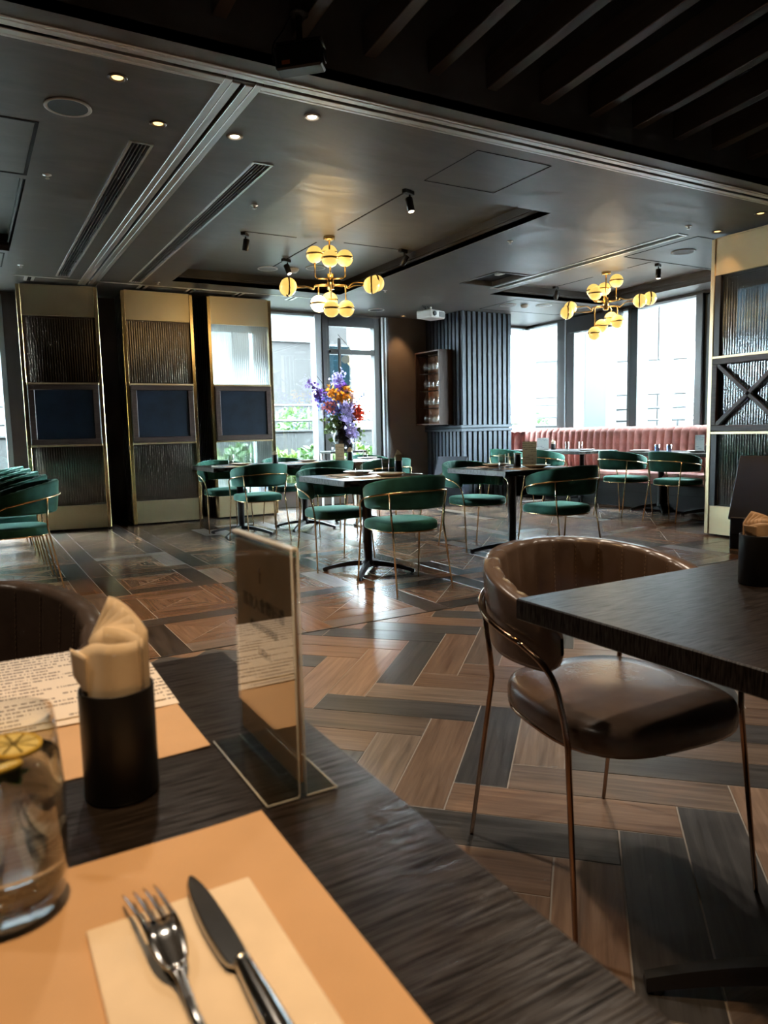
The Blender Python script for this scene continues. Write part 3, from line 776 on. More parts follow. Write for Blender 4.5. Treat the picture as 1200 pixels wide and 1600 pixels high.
# ================================================================== FOLDING PARTITION PANELS
def fluted(x0, x1, z0, z1, pitch=.025, amp=.005):
    n = int((x1 - x0) / pitch) * 4; b = MB()
    return b.grid(lambda u, v: (x0 + (x1 - x0) * u, -amp * abs(math.sin(PI * u * n / 4)) , z0 + (z1 - z0) * v), n, 1)
PWD = .83
def folding_panel(label, loc, rz, glass, brace=False):
    t = thing('folding_partition_panel', label, 'partition', loc, rz, 'folding partition panels')
    hx = PWD / 2; th = .035
    MB().box(-hx + .04, hx - .04, -th + .012, th - .012, .02, .29, .002).build('kick_plate', M['brass'], t)
    MB().box(-hx + .04, hx - .04, -th + .012, th - .012, 2.42, 2.745, .002).build('head_plate', M['brass'], t)
    st = MB().box(-.021, .021, -th, th, .02, 2.75, .004).mesh('stile', M['brass_pol'] if not brace else M['brass'])
    for s in (-1, 1): link('stile', st, t, (s * (hx - .021), 0, 0))
    MB().box(-hx + .042, hx - .042, -th + .004, th - .004, 2.745, 2.755).build('top_rail', M['brass'], t)
    for z0, z1 in ((.29, .98), (1.68, 2.42)):
        p = fluted(-hx + .042, hx - .042, z0, z1); p.build('fluted_pane', glass, t)
    if brace:
        fluted(-hx + .042, hx - .042, .98, 1.68).build('fluted_pane', glass, t)
    for z in (.98, 1.675):
        MB().box(-hx + .042, hx - .042, -th - .002, th, z - .012, z + .012, .002).build('mid_rail', M['brass'], t)
    if not brace:
        fr = MB(); a = hx - .045
        fr.box(-a, a, -th - .02, th - .01, .99, 1.055, .006); fr.box(-a, a, -th - .02, th - .01, 1.605, 1.665, .006)
        fr.box(-a, -a + .07, -th - .02, th - .01, 1.05, 1.61, .006); fr.box(a - .07, a, -th - .02, th - .01, 1.05, 1.61, .006)
        f = fr.build('board_frame', M['frame_wood'], t)
        MB().box(-a + .06, a - .06, -th - .008, th - .02, 1.045, 1.615).build('board', M['board'], t)
    else:
        a = hx - .05
        fr = MB(); fr.box(-a, a, -th - .02, -th + .012, .995, 1.05, .004); fr.box(-a, a, -th - .02, -th + .012, 1.61, 1.665, .004)
        fr.box(-a, -a + .055, -th - .02, -th + .012, 1.05, 1.61, .004); fr.box(a - .055, a, -th - .02, -th + .012, 1.05, 1.61, .004)
        fr.build('lattice_frame', M['frame_wood'], t)
        for s in (-1, 1):
            v = Vector((2 * (a - .05), 0, s * .56)); L = v.length / 2; v.normalize()
            MB().obox((0, -th - .004, 1.33), v, (0, 1, 0), v.cross(Vector((0, 1, 0))), L, .012, .017).build('cross_brace', M['frame_wood'], t)
        MB().box(-hx + .042, -hx + .10, -th + .008, th - .008, .29, 2.42).build('inner_post', M['black'], t)
    return t
def plain_panel(label, loc, rz, glass):
    t = thing('folding_partition_panel', label, 'partition', loc, rz, 'stacked partition panels')
    hx = PWD / 2; th = .032
    st = MB().box(-.02, .02, -th, th, .02, 2.745, .004).mesh('stile', M['black'])
    ln = MB().box(-.0225, -.0195, -th + .010, -th + .022, .02, 2.74).mesh('edge_strip', M['alu'])
    for s in (-1, 1): link('stile', st, t, (s * (hx - .02), 0, 0))
    link('edge_strip', ln, t, (-hx + .02, 0, 0))
    MB().box(-hx + .04, hx - .04, -th, th, .02, .29).build('kick_plate', M['black'], t)
    MB().box(-hx + .04, hx - .04, -th, th, 2.42, 2.745).build('head_plate', M['black'], t)
    MB().box(-hx + .04, hx - .04, -th, th, 1.0, 1.66).build('mid_board', M['black'], t)
    for z0, z1 in ((.29, 1.0), (1.66, 2.42)): MB().add([(-hx + .04, 0, z0), (hx - .04, 0, z0), (hx - .04, 0, z1), (-hx + .04, 0, z1)], [(0, 1, 2, 3)]).build('pane', glass, t)
M['stack_clear'] = pane_mat('stacked_pane', (.99, .995, .995), .015)
M['stack_grey'] = pane_mat('stacked_pane_grey', (.50, .56, .59), .06)
M['stack_dark'] = simple('stacked_pane_dark', (.05, .04, .035), .3)
pan = [('brass', 1.005, 8.99, math.radians(-9), 'leftmost', M['fluted_dark']), ('', 2.085, 8.965, 0, 'middle', M['fluted_dark']), ('', 3.09, 8.965, 0, 'rightmost', M['fluted_light'])]
for i, (_, x, y, rz, nm, gl) in enumerate(pan):
    folding_panel({'leftmost': 'leftmost brass and fluted glass partition panel with a navy board', 'middle': 'middle brass and dark fluted glass partition panel with a navy board', 'rightmost': 'brass partition panel with bright pale green fluted glass, beside the window'}[nm], (x, y, 0), rz, gl)
    for k in range(5 if i < 2 else 7):
        plain_panel('black edged panel, %s behind the %s brass panel' % (('first', 'second', 'third', 'fourth', 'fifth', 'sixth', 'seventh')[k], nm), (x + (.02 if i else .03), y + .095 + (.07 if i == 0 else 0) + .085 * k, 0), 0, M['stack_clear'] if i == 2 else M['stack_dark'])
folding_panel('brass panel with crossed wooden brace and fluted glass at the right edge', (6.14, 4.06, 0), -PI / 2, M['fluted_grey'], True)
for k in range(3):
    plain_panel('grey glazed panel, %s behind the cross-braced brass panel' % ('first', 'second', 'third')[k], (6.24 + .085 * k, 4.05, 0), -PI / 2, M['stack_grey'])

# ================================================================== CHAIRS
def superD(u, wf, wr, yf, yr, p=3.2):
    a = 2 * PI * u; c, s_ = math.cos(a), math.sin(a)
    rr_ = (abs(c) ** p + abs(s_) ** p) ** (-1 / p); x = rr_ * c; y = rr_ * s_
    t = (y + 1) / 2; w = wr + (wf - wr) * t
    return x * w, yr + (yf - yr) * t
def chair_meshes(fab, legm, seam=None):
    R = {}
    b = MB()
    rings = [(.404, .93), (.408, .985), (.418, 1.0), (.446, 1.0), (.460, .975), (.467, .92), (.471, .7), (.472, .01)]
    def seat(u, v):
        i = v * (len(rings) - 1); k = int(min(i, len(rings) - 2)); f = i - k
        z, s_ = rings[round(i)]
        x, y = superD(u, .235, .205, .262, -.205)
        yc = .03
        yy = yc + (y - yc) * s_
        return (x * s_, yy, z - .04 * max(0, yy - .18))
    b.grid(seat, 48, len(rings) - 1, closeu=True)
    n0 = len(b.f); b.f.append([i * len(rings) for i in range(48)][::-1]); b.sm.append(False); b.f.append([i * len(rings) + len(rings) - 1 for i in range(48)]); b.sm.append(True)
    R['seat'] = b.mesh('seat', fab)
    TH = math.radians(121); t = .042; zb, zt = .556, .778; zm = (zb + zt) / 2; nr = 17; st = 5; NR = nr * st
    sec = [(.5, 0.07), (.54, .5), (.5, .94), (.34, 1.0), (-.34, 1.0), (-.5, .94), (-.5, .5), (-.5, .07), (-.34, 0), (.34, 0)]
    b = MB()
    def back(u, v):
        th = -TH + 2 * TH * u; e = 1.0; au = abs(2 * u - 1)
        if au > .93: e = math.sqrt(max(1 - ((au - .93) / .07) ** 2, 0.0016))
        dd, zz = sec[int(round(v * 10)) % 10]
        rib = abs(math.sin(PI * nr * u)) ** .6
        d = dd * t * (.35 + .65 * e)
        if dd < 0: d -= .0048 * rib * e
        ztl = zt - .104 * au ** 2; zml = (zb + ztl) / 2
        z = zml + (ztl - zb) * (zz - .5) * (.30 + .70 * e)
        if zz > .8 and dd < 0: z -= .002 * (1 - rib)
        r = .258 + d + .10 * (z - zm)
        return (r * math.sin(th), -.005 - r * .985 * math.cos(th), z)
    b.grid(back, NR, 10)
    R['backrest'] = b.mesh('backrest', fab)
    # stitching along the channels (inner side)
    if seam:
        b = MB()
        for k in range(1, nr):
            pts = [back(k / nr, v / 10.0) for v in (5, 6, 7)]
            pts = [tuple(Vector(p) + Vector((-p[0], -p[1], 0)).normalized() * .0006) for p in pts]
            dn = smooth_path(pts, 8)
            for q in range(0, len(dn) - 1, 1):
                a_, b_ = dn[q], dn[q] + (dn[q + 1] - dn[q]) * .6
                for off in (.0028,):
                    b.tube([a_ + Vector((off, 0, 0)), b_ + Vector((off, 0, 0))], .0008, 4, caps=False)
        R['stitching'] = b.mesh('stitching', seam)
    rr = .0068; RB = .292; zr = .678
    arc = [(RB * math.sin(a), -.005 - RB * .985 * math.cos(a), zr - .060 * abs(a / 1.815) ** 2) for a in [math.radians(-104 + 208 * k / 40) for k in range(41)]]
    R['back_rail'] = MB().tube(arc, rr, 8).mesh('back_rail', legm)
    e = arc[-1]
    for s_ in (-1, 1):
        pts = smooth_path([(s_ * e[0], e[1], e[2]), (s_ * .270, .118, .592), (s_ * .256, .150, .552), (s_ * .246, .168, .48)], 5) + [Vector((s_ * .240, .175, .42)), Vector((s_ * .252, .222, 0))]
        R['leg_f%d' % s_] = MB().tube(pts, [rr] * (len(pts) - 1) + [rr * .8], 8).mesh('leg', legm)
        a = math.radians(50)
        top = (s_ * RB * math.sin(a), -.005 - RB * .985 * math.cos(a), zr - .014)
        pts = [Vector(top), Vector((s_ * .204, -.182, .50)), Vector((s_ * .200, -.183, .455)), Vector((s_ * .200, -.190, .42)), Vector((s_ * .218, -.262, 0))]
        R['leg_r%d' % s_] = MB().tube(pts, [rr, rr, rr, rr, rr * .8], 8).mesh('leg', legm)
    ring = [(*[q * .97 for q in superD(k / 36, .232, .202, .235, -.205)], .404) for k in range(36)]
    R['seat_ring'] = MB().tube(ring, .0062, 6, closed=True).mesh('seat_ring', legm)
    return R
def put_chair(R, name, label, loc, facing, group):
    """facing: direction the sitter looks, degrees from +X"""
    t = thing(name, label, 'chair', loc, math.radians(facing - 90), group)
    for k in ('seat', 'backrest', 'back_rail', 'seat_ring'): link(k, R[k], t)
    for k in ('leg_f-1', 'leg_f1', 'leg_r-1', 'leg_r1'): link('leg', R[k], t)
    if 'stitching' in R:
        bk = [c for c in t.children if c.name.startswith('backrest')]
        link('stitching', R['stitching'], t)['kind'] = 'stuff'
    return t
GR = chair_meshes(M['velvet'], M['gold_leg'])
BR = chair_meshes(M['leather'], M['copper_leg'], M['thread'])
put_chair(BR, 'leather_armchair', 'tan leather channel-back chair pushed under the near right table', (1.272, 1.185, 0), -97, 'brown leather chairs')
put_chair(BR, 'leather_armchair', 'dark brown leather chair behind the menus at the left edge', (-.075, 1.47, 0), -90, 'brown leather chairs')
GC = 'green velvet chairs'
for lb, x, y, f in [
    ('green velvet chair with its back to us in front of the nearest green-chair table', 2.555, 4.20, 90),
    ('green velvet chair on the far side of the nearest green-chair table', 2.50, 5.19, -90),
    ('green velvet chair on the far side of the table left of the tan chair back', 3.93, 5.23, -90),
    ('green velvet chair with its back to us just above the tan leather chair', 4.00, 4.22, 90),
    ('green velvet chair in front of the leftmost table of the far row, back to us', 2.51, 6.90, 90),
    ('green velvet chair behind the leftmost table of the far row', 2.46, 7.89, -90),
    ('green velvet chair behind the middle table of the far row, by the window', 3.22, 7.90, -90),
    ('green velvet chair in front of the middle table of the far row', 3.27, 6.92, 90),
    ('green velvet chair in front of the right table of the far row', 3.98, 6.92, 90),
    ('green velvet chair behind the right table of the far row, below the brown wall', 4.22, 7.72, -95),
    ('green velvet chair at the banquette table beside the slatted column', 6.77, 8.15, 0),
    ('green velvet chair half hidden behind the menu card, facing the pink banquette', 6.77, 7.42, 0),
    ('green velvet chair facing the pink banquette, left of the pair by the brass panel', 6.78, 6.08, 0),
    ('green velvet chair facing the pink banquette, right beside the brass panel', 6.80, 5.36, 0),
    ('nearest green velvet chair of the row at the left edge', .262, 5.64, 180),
    ('second green velvet chair of the row at the left edge', .255, 6.40, 180),
    ('third green velvet chair of the row at the left edge', .25, 7.12, 180),
    ('fourth green velvet chair of the row at the left edge', .24, 7.86, 180),
    ('farthest green velvet chair of the row at the left edge', .22, 8.55, 180)]:
    put_chair(GR, 'velvet_armchair', lb, (x, y, 0), f, GC)

# ================================================================== TABLES
TZ = .735
def foot_mesh(L):
    b = MB(); n = 8; top = []; 
    def prof(u): return .075 - .058 * u ** 1.8 + .0
    vs = []; 
    for i in range(n + 1):
        u = i / n; w = .028 - .009 * u; z = prof(u); hgt = .036 - .014 * u
        x = .02 + (L - .02) * u
        vs += [(x, -w, z - hgt / 2), (x, w, z - hgt / 2), (x, w * .6, z + hgt / 2), (x, -w * .6, z + hgt / 2)]
    fs = []
    for i in range(n):
        for k in range(4):
            fs.append((i * 4 + k, i * 4 + (k + 1) % 4, i * 4 + 4 + (k + 1) % 4, i * 4 + 4 + k))
    fs += [(3, 2, 1, 0), (n * 4, n * 4 + 1, n * 4 + 2, n * 4 + 3)]
    b.add(vs, fs)
    b.capped([(.016, .0), (.018, .006), (.010, .014), (.010, .03)], 10, (L - .02, 0, 0))
    return b.mesh('foot', M['black'])
FOOT = foot_mesh(.355)
POLE = MB().capped([(.055, .05), (.055, .085), (.037, .095), (.035, .12), (.035, .69), (.06, .695)], 16).mesh('pole', M['black'])
def table(label, x0, x1, y0, y1, grain_y=True, hub=None, ang=45):
    cx, cy = (x0 + x1) / 2, (y0 + y1) / 2
    t = thing('dining_table', label, 'table', (cx, cy, 0), 0, 'black oak tables')
    hx, hy = (x1 - x0) / 2, (y1 - y0) / 2
    if grain_y:
        o = MB().box(-hy, hy, -hx, hx, TZ - .042, TZ, .0025).build('table_top', M['table_wood'], t); o.rotation_euler = (0, 0, PI / 2)
    else:
        MB().box(-hx, hx, -hy, hy, TZ - .042, TZ, .0025).build('table_top', M['table_wood'], t)
    hx_, hy_ = hub if hub else (0, 0)
    link('pole', POLE, t, (hx_, hy_, 0)); MB().box(hx_ - .15, hx_ + .15, hy_ - .15, hy_ + .15, TZ - .052, TZ - .042).build('mounting_plate', M['black'], t)
    for k in range(4): link('foot', FOOT, t, (hx_, hy_, 0), math.radians(ang + 90 * k))
    return t
table('black wooden dining table in the left foreground holding the placemats', -.55, .323, .10, 1.078, grain_y=False, ang=45)
table('black wooden table in the right foreground above the tan chair', .918, 1.80, -.05, 1.09, grain_y=False, hub=(-.04, .12), ang=140)
table('nearest green-chair table, in the middle of the picture', 2.20, 2.98, 4.38, 5.16, False, (0, .02), 50)
table('table left above the tan leather chair, with the brown menu card', 3.59, 4.37, 4.38, 5.16, False, (0, .0), 50)
table('leftmost table of the far row in front of the brass panels', 2.105, 2.875, 7.06, 7.84, False, (0, -.02), 45)
table('middle table of the far row below the bright window', 2.885, 3.60, 7.06, 7.84, False, (0, 0), 45)
table('right table of the far row in front of the glazed door', 3.61, 4.36, 7.06, 7.84, False, (0, 0), 45)
table('banquette table beside the slatted column', 7.10, 7.82, 7.88, 8.60, False, (.05, 0), 45)
table('banquette table in the middle of the pink bench', 7.10, 7.82, 7.12, 7.84, False, (.05, 0), 45)
table('left one of the two banquette tables near the brass panel', 7.12, 7.84, 5.73, 6.45, False, (-.02, 0), 45)
table('right one of the two banquette tables near the brass panel', 7.12, 7.84, 4.98, 5.70, False, (-.02, 0), 45)

# ================================================================== BANQUETTE
t = thing('banquette', 'dusty pink channel-tufted velvet banquette along the right windows', 'bench', (0, 0, 0))
bb = MB(); bb.box(7.50, 8.43, 4.2, BY - .02, 0, .34, .004); bb.box(7.32, 7.50, 9.05, BY - .02, 0, .34, .004); bb.build('plinth', M['banq_base'], t)
MB().box(7.495, 7.50, 4.2, 9.05, .20, .205).build('plinth_groove', M['slot'], t)
L = 4.85; n = 6
for k in range(n):
    a = 4.2 + L * k / n
    MB().box(7.44, 8.24, a + .002, a + L / n - .002, .33, .455, .03).build('seat_cushion', M['velvet_pink'], t)
MB().box(7.33, 8.24, 9.055, BY - .04, .33, .455, .03).build('seat_cushion', M['velvet_pink'], t)
CW = .128
def channel(w):
    prof = [(0.0, .44), (.055, .46), (.075, .60), (.065, .85), (.05, .98), (.0, 1.035), (-.06, 1.03), (-.10, .98)]
    b = MB()
    def fn(u, v):
        i = v * (len(prof) - 1); k = int(min(i, len(prof) - 2)); f = i - k
        d = prof[k][0] * (1 - f) + prof[k + 1][0] * f; z = prof[k][1] * (1 - f) + prof[k + 1][1] * f
        puff = .034 * (1 - abs(2 * u - 1) ** 2.6)
        nx = 1 if v < .6 else max(0, 1 - (v - .6) * 3); nz = 0 if v < .55 else min(1, (v - .55) * 4)
        return (-(d + puff * nx), (u - .5) * w, z + puff * .6 * nz)
    return b.grid(fn, 8, 14).mesh('back_channel', M['velvet_pink'])
CH = channel(CW)
for k in range(42): link('back_channel', CH, t, (8.24, 4.27 + CW * k, 0))
for k in range(7): link('back_channel', CH, t, (7.38 + CW * k, BY - .16, 0), -PI / 2)

# ================================================================== WINE GLASS CABINET
t = thing('wine_glass_cabinet', 'wooden box cabinet of hanging wine glasses on the slatted column', 'cabinet', (0, 0, 0))
cx0, cx1, cy0, cy1, cz0, cz1 = 6.10, 6.345, 8.95, 9.61, 1.135, 2.24; w = .022
for bx, nm in (((cx0, cx1, cy0, cy0 + w, cz0, cz1), 'side_panel'), ((cx0, cx1, cy1 - w, cy1, cz0, cz1), 'side_panel'), ((cx0, cx1, cy0 + w, cy1 - w, cz0, cz0 + w), 'bottom_panel'), ((cx0, cx1, cy0 + w, cy1 - w, cz1 - w, cz1), 'top_panel')):
    MB().box(*bx, .002).build(nm, M['cab_wood'], t)
MB().box(cx1 - .015, cx1, cy0 + w, cy1 - w, cz0 + w, cz1 - w).build('back_panel', M['cab_back'], t)
for r in range(4):
    z = cz1 - .065 - .262 * r
    for k in range(5):
        MB().box(cx0 + .03, cx1 - .02, cy0 + .06 + .125 * k, cy0 + .075 + .125 * k, z, z + .006).build('hanger_rail', M['black'], t)
wg = [(.034, .0), (.034, -.003), (.006, -.008), (.004, -.02), (.004, -.085), (.012, -.098), (.034, -.125), (.041, -.155), (.038, -.195), (.031, -.225), (.030, -.225), (.037, -.195), (.0395, -.155), (.032, -.127), (.0005, -.102)]
WG = MB().lathe(wg, 14).mesh('wine_glass', M['thin_glass'])
rowsn = ('top', 'second', 'third', 'bottom')
coln = ('nearest the room side', 'second from the room side', 'third from the room side', 'deepest, beside the window wall')
for r in range(4):
    for k in range(4):
        o = link('wine_glass', WG, None, (cx0 + .10, cy0 + .13 + .125 * k, cz1 - .058 - .262 * r))
        tag(o, 'upside-down wine glass in the %s row of the cabinet, %s' % (rowsn[r], coln[k]), 'wine glass', 'hanging wine glasses')

# ================================================================== LIGHTS ON THE CEILING
def add_spot(parent, loc, target, power, col, size, blend=.6, rad=.03):
    l = bpy.data.lights.new('lamp_beam', 'SPOT'); l.energy = power; l.color = col; l.spot_size = math.radians(size); l.spot_blend = blend; l.shadow_soft_size = rad
    o = bpy.data.objects.new('lamp_beam', l); COL.objects.link(o); o.parent = parent; o.location = loc
    d = Vector(target) - Vector(loc); o.rotation_euler = d.to_track_quat('-Z', 'Y').to_euler()
    return o
WARM = (1.0, .61, .29); NEUT = (1.0, .82, .58)
RING = MB().lathe([(.031, .012), (.033, -.004), (.040, -.006), (.046, -.003), (.047, .002)], 24).mesh('trim_ring', M['white'])
RINGD = MB().lathe([(.031, .012), (.033, -.004), (.040, -.006), (.046, -.003), (.047, .002)], 24).mesh('trim_ring', M['track_dark'])
LENS_W = MB().capped([(.001, .004), (.024, .004), (.030, .010)], 20).mesh('lens', M['lamp_warm'])
LENS_N = MB().capped([(.001, .004), (.024, .004), (.030, .010)], 20).mesh('lens', M['lamp_white'])
def downlight(label, x, y, warm, power, z=CEIL, size=75):
    t = thing('downlight', label, 'downlight', (x, y, z), 0, 'recessed downlights')
    link('trim_ring', RINGD if warm else RING, t, (0, 0, -.002)); link('lens', LENS_W if warm else LENS_N, t, (0, 0, -.007))
    add_spot(t, (0, 0, -.012), (0, 0, -1), power, WARM if warm else NEUT, size)
    return t
downlight('glowing orange downlight nearest the upper left corner', .76, 3.81, True, 40)
downlight('glowing orange downlight above the first air grille', 1.05, 4.25, True, 40)
downlight('white ringed downlight left, beside the long white track corner', 1.48, 4.23, False, 16)
downlight('white ringed downlight right of the track corner', 1.77, 3.79, False, 16)
downlight('small downlight washing the brass head of the right panel', 5.98, 4.33, True, 18)
downlight('small downlight at the right edge beside the brass panel', 5.81, 3.81, True, 10)
downlight('tiny downlight washing the brown wall by the glazed door', 5.85, 9.52, True, 18)
# lamps hung between the slats over the near tables (above the picture)
for x, y, p, lb in ((.10, .42, 60, 'warm lamp hung over the left foreground table'), (1.25, .40, 36, 'warm lamp hung over the right foreground table')):
    t = thing('unseen_downlight', lb, 'lamp', (x, y, 2.95))
    MB().capped([(.045, .0), (.045, .14), (.012, .15), (.008, .7)], 16).build('housing', M['black'], t)
    link('lens', LENS_W, t, (0, 0, -.004)); add_spot(t, (0, 0, -.02), (0, 0, -1), p, WARM, 52 if x < 1 else 62, .8, .04)
for x, y, p, lb in ((1.95, 1.75, 46, 'unseen neutral fill lamp added above the walkway beside the tan chair'), (.55, 2.35, 38, 'unseen neutral fill lamp added above the walkway behind the left brown chair'), (2.75, .75, 36, 'unseen neutral fill lamp added right of the right foreground table'), (-.9, 1.2, 10, 'unseen neutral fill lamp added left of the left foreground table')):  # neutral fill lamps added out of view to brighten the near floor and chairs
    t = thing('unseen_downlight', lb, 'lamp', (x, y, 3.05))
    MB().capped([(.045, .0), (.045, .14), (.012, .15), (.008, .6)], 16).build('housing', M['black'], t)
    link('lens', LENS_N, t, (0, 0, -.004)); add_spot(t, (0, 0, -.02), (0, 0, -1), p, (1.0, .86, .70), 100, .7, .06)
# surface track spotlights
def spotlight(label, x, y, z, tilt, rz, power, lit=True):
    t = thing('track_spotlight', label, 'spotlight', (x, y, z), rz, 'black track spotlights')
    MB().box(-.055, .055, -.022, .022, -.03, 0, .003).build('adapter', M['black'], t)
    MB().tube([(.02, 0, -.03), (.02, 0, -.075)], .007, 8).build('arm', M['black'], t)
    h = MB().capped([(.024, .055), (.030, .05), (.030, -.05), (.026, -.055)], 16).build('lamp_head', M['black'], t)
    h.location = (.02, 0, -.105); h.rotation_euler = (tilt, 0, 0)
    l = MB().capped([(.001, -.0565), (.022, -.0565), (.024, -.05)], 16).build('lens', M['lamp_white'] if lit else M['track_dark'], h)
    if lit: add_spot(h, (0, 0, -.062), (0, 0, -1), power, NEUT, 50)
spotlight('black spotlight at the near end of the ceiling light slot', 3.14, 5.00, ZR, math.radians(-12), .4, 14)
spotlight('black spotlight on the right arm of the ceiling light slot', 4.08, 6.62, ZR, math.radians(35), .4, 12, False)
spotlight('black spotlight above the left globe of the near chandelier', 3.14, 7.5, ZR, math.radians(-25), .4, 14)
spotlight('black spotlight at the left end of the ceiling light slot', 2.40, 6.70, ZR, math.radians(10), .9, 10, False)
spotlight('black spotlight in front of the right chandelier', 7.16, 5.95, ZR, 0, .4, 14)
spotlight('dark spotlight left of the right chandelier', 6.99, 7.47, ZR, math.radians(10), .4, 10, False)
# ceiling speakers
SPK = MB().lathe([(.115, .0), (.118, -.006), (.105, -.010), (.098, -.006)], 32).mesh('ring', M['white'])
GRL = MB().capped([(.098, -.006), (.05, -.004), (.001, -.0035)], 32).mesh('grille', M['screen_dark'])
GRW = MB().capped([(.098, -.006), (.05, -.004), (.001, -.0035)], 32).mesh('grille', M['screen'])
for x, y, z, wht, lb in ((.59, 4.25, CEIL, 0, 'round dark ceiling speaker at the upper left'), (6.35, 4.97, CEIL, 1, 'round white ceiling speaker beside the brass panel'), (5.20, 9.19, CEIL, 0, 'round ceiling speaker above the glazed door'), (6.72, 8.13, CEIL, 1, 'round white ceiling speaker above the slatted column'), (7.22, 7.95, CEIL, 1, 'round white ceiling disc above the corner window'), (3.12, 8.0, ZR, 1, 'round white ceiling disc behind the left spotlight'), (3.6, 7.75, ZR, 1, 'round white ceiling disc behind the near chandelier')):
    t = thing('ceiling_speaker', lb, 'speaker', (x, y, z), 0, 'round ceiling speakers'); link('ring', SPK if wht else SPK, t); link('grille', GRW if wht else GRL, t)
SD = MB().capped([(.06, 0), (.06, -.012), (.045, -.03), (.03, -.045), (.001, -.046)], 20).mesh('smoke_detector', M['white'])
for x, y, z, lb in ((6.95, 8.05, CEIL, 'white smoke detector above the slatted column'), (3.4, 7.9, ZR, 'white smoke detector behind the near chandelier')):
    tag(link('smoke_detector', SD, None, (x, y, z)), lb, 'detector')
SPR = MB().capped([(.028, 0), (.028, -.003), (.010, -.006), (.007, -.02), (.014, -.024), (.014, -.026)], 14).mesh('sprinkler', M['track'])
for x, y, lb in ((.59, 5.37, 'small sprinkler head beside the left ceiling recess'), (2.02, 5.40, 'small sprinkler head left of the big recess'), (4.49, 5.40, 'small sprinkler head right of the big recess'), (5.59, 4.33, 'small sprinkler head near the brass panel'), (.6, 8.2, 'small sprinkler head near the leftmost panel'), (2.0, 8.5, 'small sprinkler head above the middle panel'), (4.6, 7.9, 'small sprinkler head above the far row of tables')):
    tag(link('sprinkler', SPR, None, (x, y, CEIL)), lb, 'sprinkler', 'ceiling sprinklers')
# projector
t = thing('projector', 'white ceiling projector with black cables beside the slatted column', 'projector', (5.80, 8.70, CEIL + .05), math.radians(20))
MB().box(-.17, .17, -.13, .13, -.215, -.105, .015).build('body', M['white'], t)
MB().box(.02, .16, -.134, -.128, -.195, -.125).build('vent_panel', M['track_dark'], t)
MB().capped([(.035, 0), (.03, .02)], 16, (-.09, 0, 0)).build('lens', M['black'], t).rotation_euler = (PI / 2, 0, 0)
[c for c in t.children if c.name.startswith('lens')][0].location = (0, -.13, -.16)
MB().box(-.10, .10, -.08, .08, -.104, -.092).build('bracket', M['black'], t)
MB().tube([(0, 0, -.1), (0, 0, 0)], .015, 8).build('mount_pole', M['track'], t)
for k in range(3):
    MB().tube(smooth_path([(-.06, .03, -.095), (-.12 - .03 * k, 0, -.06), (-.10, .02 * k, -.02), (-.04, 0, -.03 - .02 * k), (-.02, 0, -.09)], 6), .005, 6).build('cable', M['black'], t)
# CCTV camera on a slat
t = thing('security_camera', 'black box security camera hanging from a ceiling slat', 'camera', (1.43, 3.17, 2.93), math.radians(-38)); t.scale = (1.25, 1.25, 1.3)
MB().capped([(.035, 0), (.035, -.008), (.014, -.012)], 18).build('mount_plate', M['black'], t)
MB().tube([(0, 0, -.008), (0, 0, -.10)], .011, 10).build('mount_arm', M['black'], t)
h = MB().box(-.085, .085, -.035, .035, -.04, .04, .006).build('camera_body', M['black'], t); h.location = (0, 0, -.15); h.rotation_euler = (0, math.radians(-3), 0)
MB().box(-.075, .09, -.040, .040, .040, .046).build('sun_hood', M['black'], h)
MB().capped([(.024, 0), (.024, .008), (.016, .009)], 16).build('lens', M['vase'], h).rotation_euler = (0, PI / 2, 0)
[c for c in kids(h) if c.name.startswith('lens')][0].location = (.085, 0, 0)
MB().box(-.06, -.03, -.036, -.0345, -.025, -.012).build('sticker', simple('orange_sticker', (.55, .22, .08), .6), h)
MB().tube(smooth_path([(-.025, 0, -.005), (-.06, 0, -.05), (-.10, 0, -.10), (-.095, 0, -.16), (-.085, 0, -.16)], 5), .003, 6).build('cable', M['black'], t)

